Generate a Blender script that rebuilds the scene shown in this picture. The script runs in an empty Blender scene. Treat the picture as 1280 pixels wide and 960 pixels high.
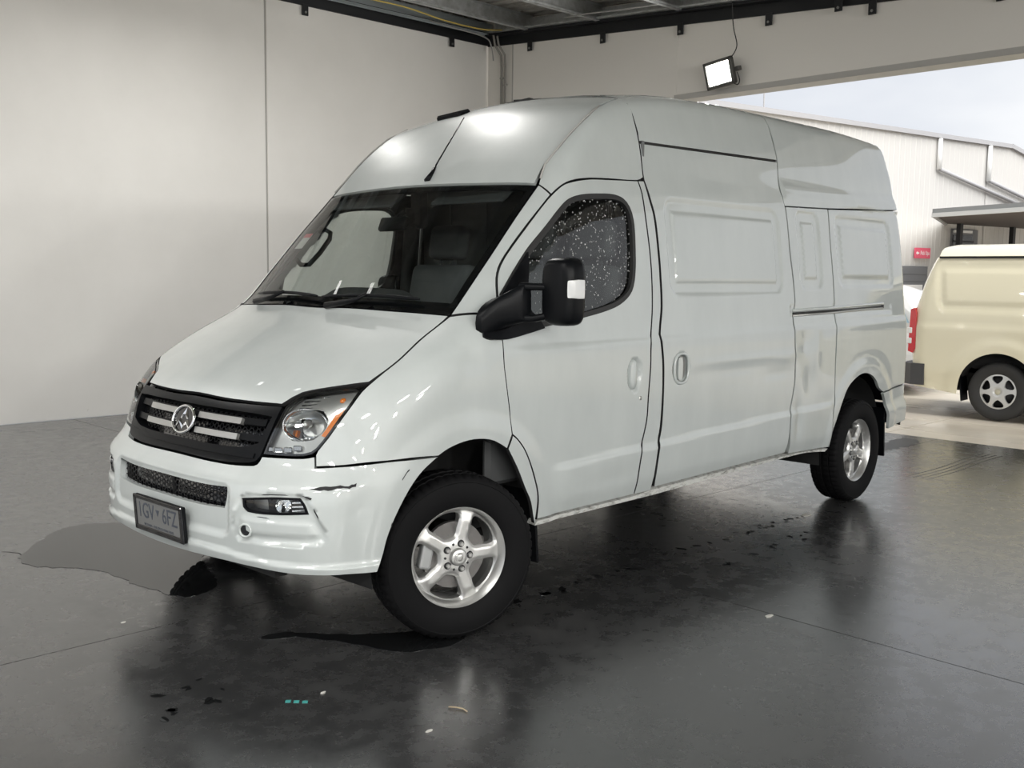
import bpy, bmesh, math, random
import numpy as np
from mathutils import Vector, Matrix, geometry
random.seed(7)
R = math.radians
C = bpy.context.scene.collection
SC = bpy.context.scene

# ---------------------------------------------------------------- camera
cam_d = bpy.data.cameras.new('camera')
cam = bpy.data.objects.new('camera', cam_d)
C.objects.link(cam)
CAM = (-3.025, -4.008, 1.566)
yaw, pitch, roll = R(42.673), R(-6.173), R(0.71)
fw = Vector((math.cos(pitch)*math.cos(yaw), math.cos(pitch)*math.sin(yaw), math.sin(pitch)))
rt = Vector((math.sin(yaw), -math.cos(yaw), 0))
up = rt.cross(fw)
rt2 = rt*math.cos(roll)+up*math.sin(roll)
up2 = -rt*math.sin(roll)+up*math.cos(roll)
cam.matrix_world = Matrix(((rt2.x, up2.x, -fw.x, CAM[0]), (rt2.y, up2.y, -fw.y, CAM[1]), (rt2.z, up2.z, -fw.z, CAM[2]), (0, 0, 0, 1)))
cam_d.sensor_width = 36
cam_d.lens = 1287.2*36/1280
cam_d.clip_start = .05
SC.camera = cam

# ---------------------------------------------------------------- sky
w = bpy.data.worlds.new('overcast'); SC.world = w; w.use_nodes = True
nt = w.node_tree; nt.nodes.clear()
N = nt.nodes.new
out = N('ShaderNodeOutputWorld'); bg = N('ShaderNodeBackground')
tc = N('ShaderNodeTexCoord'); mp = N('ShaderNodeMapping'); mp.inputs['Scale'].default_value = (1.2, 1.2, 3.2)
no = N('ShaderNodeTexNoise'); no.inputs['Scale'].default_value = 1.6; no.inputs['Detail'].default_value = 5
no.inputs['Roughness'].default_value = .52
cr = N('ShaderNodeValToRGB')
cr.color_ramp.elements[0].position = .34; cr.color_ramp.elements[0].color = (.66, .71, .80, 1)
cr.color_ramp.elements[1].position = .62; cr.color_ramp.elements[1].color = (.95, .97, 1, 1)
nt.links.new(tc.outputs['Generated'], mp.inputs[0]); nt.links.new(mp.outputs[0], no.inputs[0])
nt.links.new(no.outputs[0], cr.inputs[0]); nt.links.new(cr.outputs[0], bg.inputs[0])
nt.links.new(bg.outputs[0], out.inputs[0])
bg.inputs[1].default_value = 1.0

sun_d = bpy.data.lights.new('veiled_sun', 'SUN'); sun_d.energy = 6.2; sun_d.angle = R(70); sun_d.color = (1, .98, .95)
sun = bpy.data.objects.new('veiled_sun', sun_d); C.objects.link(sun); sun.rotation_euler = Vector((.30, .55, -.78)).to_track_quat('-Z', 'Y').to_euler()

SC.view_settings.view_transform = 'Standard'
SC.view_settings.look = 'None'
SC.view_settings.exposure = 0.0
SC.view_settings.gamma = 1.0
SC.view_settings.use_curve_mapping = False
SC.cycles.max_bounces = 8
SC.cycles.transparent_max_bounces = 12
SC.cycles.caustics_reflective = False
SC.cycles.caustics_refractive = False

# the hall's own frame: u runs into the depth, v to the left, turned 3 degrees against the van
TH = R(-3.0); PL = Vector((1.6, 6.52, 0))
ROOM = Matrix.Translation(PL) @ Matrix.Rotation(TH, 4, 'Z')
def rm(u, v, z): return ROOM @ Vector((u, v, z))

# hall lamps: (u, v, z, watts, size) of the LED floodlights hung under the roof
LAMPS = [(.65, -4.85, 4.25, 55, .34), (-1.75, -3.15, 4.30, .15, .22), (-1.95, -4.25, 4.25, .15, .22), (-3.6, -2.6, 4.45, 85, .26), (0.9, -2.4, 4.45, 60, .22)]
# unseen fill panels added under the roof behind the camera to brighten the hall: (u, v, watts)
FILL_PANELS = [(-4.9, -8.0, 100), (-4.9, -12.0, 110), (-4.9, -16.0, 110), (-7.6, -6.0, 130), (-7.6, -10.5, 110), (-7.6, -15.0, 90), (-1.2, -13.8, 90), (1.6, -16.6, 90)]
# unseen fill lamps added on the right wall to light flank and left wall: (u, z, watts)
WALL_FILLS = [(-7.8, 3.3, 185), (-4.5, 3.3, 185), (-1.2, 3.3, 185), (2.2, 3.3, 185)]

# ---------------------------------------------------------------- helpers
def tag(o, label=None, cat=None, group=None, kind=None):
    if label: o['label'] = label
    if cat: o['category'] = cat
    if group: o['group'] = group
    if kind: o['kind'] = kind
    return o
def empty(name, loc=(0, 0, 0), parent=None, rot=None):
    o = bpy.data.objects.new(name, None); C.objects.link(o); o.location = loc
    o.empty_display_size = .1
    if rot: o.rotation_euler = rot
    if parent: o.parent = parent
    return o
def link(name, me, mats, parent=None):
    if not isinstance(mats, (list, tuple)): mats = [mats]
    for m in mats: me.materials.append(m)
    o = bpy.data.objects.new(name, me); C.objects.link(o)
    if parent: o.parent = parent
    return o
def obj(name, bm, mat, parent=None, smooth=False):
    me = bpy.data.meshes.new(name); bm.to_mesh(me); bm.free()
    if smooth:
        me.polygons.foreach_set('use_smooth', [True]*len(me.polygons))
        if smooth is not True: me.set_sharp_from_angle(angle=R(smooth))
    return link(name, me, mat, parent)
def box(bm, c, s, rot=None, bev=0, seg=1):
    r = bmesh.ops.create_cube(bm, size=1)
    vs = r['verts']
    bmesh.ops.scale(bm, vec=s, verts=vs)
    if bev:
        es = list({e for v in vs for e in v.link_edges})
        rr = bmesh.ops.bevel(bm, geom=es, offset=bev, segments=seg, affect='EDGES', profile=.5)
        vs = list({v for f in rr['faces'] for v in f.verts} | {v for v in vs if v.is_valid})
    M = Matrix.Translation(Vector(c))
    if rot is not None: M = M @ (rot.to_4x4() if not isinstance(rot, (tuple, list)) else __import__('mathutils').Euler(rot).to_matrix().to_4x4())
    bmesh.ops.transform(bm, matrix=M, verts=vs)
    return vs
def B(*boxes):
    bm = bmesh.new()
    for b in boxes: box(bm, *b)
    return bm
def tube(bm, pts, r, n=10, cap=True, closed=False):
    pts = [Vector(p) for p in pts]; rings = []
    m = len(pts)
    up = Vector((0, 0, 1))
    prev = None
    for i, p in enumerate(pts):
        if closed: t = pts[(i+1) % m]-pts[i-1]
        else: t = pts[min(i+1, m-1)]-pts[max(i-1, 0)]
        t.normalize()
        if prev is None:
            a = t.cross(up if abs(t.z) < .9 else Vector((1, 0, 0))).normalized()
        else:
            a = (prev-t*prev.dot(t)).normalized()
        prev = a; b = t.cross(a)
        rr = r[i] if isinstance(r, (list, tuple)) else r
        rings.append([bm.verts.new(p+(a*math.cos(2*math.pi*k/n)+b*math.sin(2*math.pi*k/n))*rr) for k in range(n)])
    for i in range(m if closed else m-1):
        A, D = rings[i], rings[(i+1) % m]
        for k in range(n): bm.faces.new((A[k], A[(k+1) % n], D[(k+1) % n], D[k]))
    if cap and not closed:
        bm.faces.new(rings[0][::-1]); bm.faces.new(rings[-1])
    return bm
def lathe(bm, prof, n=64, axis='y', closed=False):
    """prof: (radius, offset along axis)"""
    rings = []
    for k in range(n):
        a = 2*math.pi*k/n
        rings.append([bm.verts.new((r*math.cos(a), h, r*math.sin(a))) if axis == 'y' else bm.verts.new((r*math.cos(a), r*math.sin(a), h)) for r, h in prof])
    m = len(prof)
    for k in range(n):
        A, D = rings[k], rings[(k+1) % n]
        for i in range(m if closed else m-1):
            j = (i+1) % m
            bm.faces.new((A[i], A[j], D[j], D[i]))
    bmesh.ops.recalc_face_normals(bm, faces=bm.faces[:])
    return bm
def prism(bm, poly, d0, d1, f):
    """poly in 2-D, f(u,v,d) -> 3-D point"""
    a = [bm.verts.new(f(u, v, d0)) for u, v in poly]; b = [bm.verts.new(f(u, v, d1)) for u, v in poly]
    n = len(poly)
    bm.faces.new(a[::-1]); bm.faces.new(b)
    for i in range(n): bm.faces.new((a[i], a[(i+1) % n], b[(i+1) % n], b[i]))
    bmesh.ops.recalc_face_normals(bm, faces=bm.faces[:])
    return bm
def text_mesh(name, s, size, mat, M, parent=None, ext=.0008, align='CENTER', sx=1):
    cu = bpy.data.curves.new(name, 'FONT'); cu.body = s; cu.size = size; cu.extrude = ext
    cu.align_x = align; cu.align_y = 'CENTER'; cu.resolution_u = 3
    o = bpy.data.objects.new(name, cu); C.objects.link(o)
    dg = bpy.context.evaluated_depsgraph_get(); dg.update()
    me = bpy.data.meshes.new_from_object(o.evaluated_get(dg))
    bpy.data.objects.remove(o); bpy.data.curves.remove(cu)
    me.transform(M @ Matrix.Diagonal((sx, 1, 1, 1)))
    return link(name, me, mat, parent)

# ---------------------------------------------------------------- materials
def mat(name, col, rough=.5, metal=0, coat=0, spec=.5, emit=None, es=0):
    m = bpy.data.materials.new(name); m.use_nodes = True
    b = m.node_tree.nodes['Principled BSDF']
    b.inputs['Base Color'].default_value = (*col, 1); b.inputs['Roughness'].default_value = rough
    b.inputs['Metallic'].default_value = metal; b.inputs['Coat Weight'].default_value = coat
    b.inputs['Coat Roughness'].default_value = .03
    b.inputs['Specular IOR Level'].default_value = spec
    if emit: b.inputs['Emission Color'].default_value = (*emit, 1); b.inputs['Emission Strength'].default_value = es
    return m
def nodes(m): return m.node_tree.nodes, m.node_tree.links, m.node_tree.nodes['Principled BSDF']
def noise(m, scale, detail=4, rough=.55, stretch=None, coord='Object', dist=0):
    n, l, b = nodes(m)
    t = n.new('ShaderNodeTexCoord'); p = n.new('ShaderNodeMapping'); q = n.new('ShaderNodeTexNoise')
    q.inputs['Scale'].default_value = scale; q.inputs['Detail'].default_value = detail; q.inputs['Roughness'].default_value = rough
    q.inputs['Distortion'].default_value = dist
    if stretch: p.inputs['Scale'].default_value = stretch
    l.new(t.outputs[coord], p.inputs[0]); l.new(p.outputs[0], q.inputs[0])
    return q
def ramp(m, src, stops):
    n, l, b = nodes(m); r = n.new('ShaderNodeValToRGB'); e = r.color_ramp.elements
    while len(e) < len(stops): e.new(.5)
    for k, (p, c) in enumerate(stops):
        e[k].position = p; e[k].color = (*c, 1) if isinstance(c, tuple) else (c, c, c, 1)
    l.new(src, r.inputs[0]); return r
def mix(m, a, b_, fac, mode='MIX'):
    n, l, b = nodes(m); x = n.new('ShaderNodeMix'); x.data_type = 'RGBA'; x.blend_type = mode
    for s, v in ((0, fac), (6, a), (7, b_)):
        if hasattr(v, 'default_value') or hasattr(v, 'links'): l.new(v, x.inputs[s])
        elif isinstance(v, tuple): x.inputs[s].default_value = (*v, 1)
        else: x.inputs[s].default_value = v
    return x.outputs[2]
def bump(m, src, strength=.2, dist=.01):
    n, l, b = nodes(m); p = n.new('ShaderNodeBump'); p.inputs['Strength'].default_value = strength; p.inputs['Distance'].default_value = dist
    l.new(src, p.inputs['Height']); l.new(p.outputs[0], b.inputs['Normal']); return p
def glass(name, tint, rough=.0, refl=1.0):
    m = bpy.data.materials.new(name); m.use_nodes = True; n = m.node_tree.nodes; l = m.node_tree.links; n.clear()
    o = n.new('ShaderNodeOutputMaterial'); mx = n.new('ShaderNodeMixShader'); t = n.new('ShaderNodeBsdfTransparent'); g = n.new('ShaderNodeBsdfGlossy')
    f = n.new('ShaderNodeFresnel'); f.inputs['IOR'].default_value = 1.5
    t.inputs[0].default_value = (*tint, 1); g.inputs['Roughness'].default_value = rough
    g.inputs['Color'].default_value = (refl, refl, refl, 1)
    l.new(f.outputs[0], mx.inputs[0]); l.new(t.outputs[0], mx.inputs[1]); l.new(g.outputs[0], mx.inputs[2]); l.new(mx.outputs[0], o.inputs[0])
    return m

PAINT = mat('white_paint', (.495, .53, .518), .42, 0, 1.0)
n, l, b = nodes(PAINT)
q = noise(PAINT, 5, 5, .6, (1, 1, .35))
l.new(ramp(PAINT, q.outputs[0], [(.35, (.475, .508, .498)), (.7, (.515, .548, .536))]).outputs[0], b.inputs['Base Color'])
INNER = mat('inner_dark', (.02, .02, .021), .8)
FLANGE = PAINT
BLACK = mat('black_plastic', (.0045, .005, .006), .36, spec=.12)
bump(BLACK, noise(BLACK, 400, 2).outputs[0], .08, .001)
GLOSSB = mat('gloss_black', (.006, .006, .007), .12, 0, .5)
RUBBER = mat('rubber_seal', (.016, .016, .016), .55)
TYRE = mat('tyre_rubber', (.0045, .0045, .005), .72, spec=.16)
bump(TYRE, noise(TYRE, 60, 3).outputs[0], .15, .003)
ALLOY = mat('alloy', (.60, .60, .585), .36, .8)
l_ = noise(ALLOY, 14, 4); nodes(ALLOY)[1].new(ramp(ALLOY, l_.outputs[0], [(.3, .32), (.7, .44)]).outputs[0], nodes(ALLOY)[2].inputs['Roughness'])
CHROME = mat('chrome', (.85, .86, .87), .07, 1)
SATIN = mat('satin_silver', (.46, .46, .445), .36, .7)
SILVERP = mat('silver_plastic', (.60, .61, .61), .35, .3)
DARKM = mat('dark_metal', (.03, .03, .032), .5, .6)
BRAKE = mat('brake_metal', (.16, .155, .15), .45, .8)
AMBER = mat('amber', (.85, .22, .02), .25, 0, .6)
WHITEP = mat('white_plastic', (.78, .79, .78), .35)
REDP = mat('red_lens', (.55, .012, .02), .15, 0, .8)
UNDER = mat('underbody', (.018, .018, .018), .85)
CABIN = mat('cabin_grey', (.045, .047, .048), .7)
FABRIC = mat('seat_fabric', (.06, .063, .066), .9)
GRIME = mat('sill_grime', (.25, .24, .20), .7)
n, l, b = nodes(GRIME)
l.new(ramp(GRIME, noise(GRIME, 22, 6, .7, (1, 1, 3)).outputs[0], [(.30, (.10, .095, .08)), (.52, (.60, .61, .58))]).outputs[0], b.inputs['Base Color'])
SHIELD = glass('windscreen_glass', (.90, .96, .93))
SIDEG = glass('door_glass', (.92, .95, .93))
LENS = glass('headlamp_lens', (.93, .95, .95))
WATER = glass('water_drop', (.93, .95, .94))

def _cub(xs,ys):
    xs=np.array(xs,float);ys=np.array(ys,float)
    h=np.diff(xs);d=np.diff(ys)/h
    m=np.zeros_like(xs);m[0]=d[0];m[-1]=d[-1]
    for i in range(1,len(xs)-1):
        m[i]=0 if d[i-1]*d[i]<=0 else 2*d[i-1]*d[i]/(d[i-1]+d[i])
    def f(x):
        x=np.asarray(x,float);i=np.clip(np.searchsorted(xs,x)-1,0,len(xs)-2)
        t=(x-xs[i])/h[i];t2=t*t;t3=t2*t
        r=(2*t3-3*t2+1)*ys[i]+(t3-2*t2+t)*h[i]*m[i]+(-2*t3+3*t2)*ys[i+1]+(t3-t2)*h[i]*m[i+1]
        r=np.where(x<xs[0],ys[0]+m[0]*(x-xs[0]),r);return np.where(x>xs[-1],ys[-1]+m[-1]*(x-xs[-1]),r)
    return f
S0=_cub([.2,.43,.6,.8,1.05,1.22,1.31,1.64,1.97,2.10,2.28,2.40,2.545,2.75],
        [.945,.968,.982,.988,.990,.985,.972,.937,.888,.852,.815,.778,.728,.655])
XN=_cub([.2,.30,.36,.45,.56,.66,.72,.765,.80,.92,1.04,1.2],
        [-.77,-.80,-.835,-.865,-.875,-.872,-.855,-.815,-.785,-.742,-.700,-.60])
TP=_cub([-1.0,-.72,-.60,-.45,-.30,-.10,-.05,.10,.30,.52,.66,.85,1.02,1.16,1.35,1.8,2.5,3.8,4.9],
        [.80,1.01,1.095,1.185,1.265,1.365,1.40,1.555,1.765,1.985,2.125,2.285,2.400,2.462,2.525,2.595,2.625,2.635,2.605])
def sst(a,b,x):
    t=np.clip((x-a)/(b-a),0,1);return t*t*(3-2*t)
def smax(a,b,k):
    h=np.maximum(k-np.abs(a-b),0)/k;return np.maximum(a,b)+h*h*k*.25
def rrect(x,z,x0,x1,z0,z1,r,sh=0.0):
    # signed distance to rounded rectangle, optional shear of x with z
    cx=(x0+x1)/2;cz=(z0+z1)/2
    px=np.abs(x-cx-sh*(z-cz))-(x1-x0)/2+r;pz=np.abs(z-cz)-(z1-z0)/2+r
    return np.hypot(np.maximum(px,0),np.maximum(pz,0))+np.minimum(np.maximum(px,pz),0)-r
def feat(x,z):
    """outward relief of the flank"""
    f=np.zeros_like(x+z)
    zs=.668+.022*x
    f=f+.014*(1-sst(zs-.022,zs+.014,z))*sst(.50,.66,x)*(1-sst(3.34,3.40,x))*sst(.42,.54,z)
    for (x0,x1,z0,z1,r,sh) in RECESS:
        d=rrect(x,z,x0,x1,z0,z1,r,sh)
        f=f-.0125*(1-sst(-.026,.006,d))
        f=f+.0100*(1-sst(-.090,-.064,d))
    for (cx,cz,r0,r1,w) in FLARE:
        d=np.hypot(x-cx,(z-cz)*1.0)
        f=f+w*(1-sst(r0,r1,d))*(1-sst(.0,.35,cz-z-.1)*0)
    for (cx,cz,a,b) in POCKET:
        d=np.hypot((x-cx)/a,(z-cz)/b)
        f=f-.022*(1-sst(.72,1.04,d))
    f=f-.0075*sst(1.212,1.250,z-.008*x)*sst(.12,.40,x)
    # rail slot
    d=rrect(x,z,2.80,4.36,1.312+.0,1.392,.02)-0*x
    f=f-.006*(1-sst(-.012,.002,d))
    # damage: creased rear edge of the sliding door and dented quarter panel
    g=lambda cx,cz,a,b:np.exp(-((x-cx)/a)**2-((z-cz)/b)**2)
    f=f-.014*g(2.98,1.16,.10,.09)+.006*g(3.12,1.08,.05,.16)-.010*g(3.05,.92,.08,.10)+.005*g(2.72,1.07,.12,.03)-.006*g(2.6,.98,.22,.035)
    f=f+.005*g(2.3,1.09,.5,.022)-.004*g(2.2,1.03,.45,.03)-.010*g(2.90,.66,.035,.10)-.006*g(1.0,.56,.16,.05)
    f=f-.008*g(.03,1.22,.06,.05)
    return f
RECESS=[(1.505,2.735,1.452,1.968,.09,0),(2.950,3.265,1.480,1.978,.075,0),(3.490,4.420,1.488,1.978,.09,-.02)]
FLARE=[(.0,.40,.50,.60,.014),(3.87,.43,.52,.60,.014)]
POCKET=[(1.157,1.066,.062,.088),(1.572,1.073,.085,.088)]
def half(x,z):
    s=S0(z)
    s=s-.075*np.clip((.30-x)/1.0,0,2)**2-.030*np.clip((x-3.4)/1.3,0,2)**2
    s=s-.035*sst(.9,-.1,x)*sst(1.25,1.5,z)       # cab tumblehome ahead of the door
    # rear high-roof cap: shoulder that stands proud of the gutter
    s=s+.016*sst(2.02,2.05,z)*sst(2.80,2.86,x)*(1-sst(2.10,2.17,z))
    return s+feat(x,z)
def F(x,y,z):
    ay=np.abs(y)
    side=ay-half(x,z)
    p=np.clip(ay/1.0,0,.9995)**2.6
    nose=XN(z)+.66*(1-(1-p)**(1/2.6))-x-.012*sst(.3,.9,ay)
    sl=.66*(1-p)**(-.615)*np.clip(ay,0,1)**1.6
    nose=nose/np.sqrt(1+np.minimum(sl,6)**2)
    xe=x-.13*(ay/.8)**2*(1-sst(.55,1.5,x))
    t=TP(xe);dt=(TP(xe+.01)-TP(xe-.01))/.02
    top=(z-t+.060*(ay/.7)**2*sst(.6,1.5,x))/np.sqrt(1+dt*dt)
    rear=x-(4.765-.05*(z-.4)/2.1-.03*np.clip(z-1.9,0,2)**2)+.05*(ay/.9)**2
    k=.15*(1-sst(-.05,.12,x))+.12*sst(-.05,.12,x)*(1-sst(.6,1.1,x))+.075*sst(.6,1.1,x)
    f=smax(side,top,k)
    kn=.06*np.ones_like(f)
    f=smax(f,nose,kn)
    f=smax(f,rear,.10)
    f=smax(f,.24-z,.02)
    return f
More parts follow.
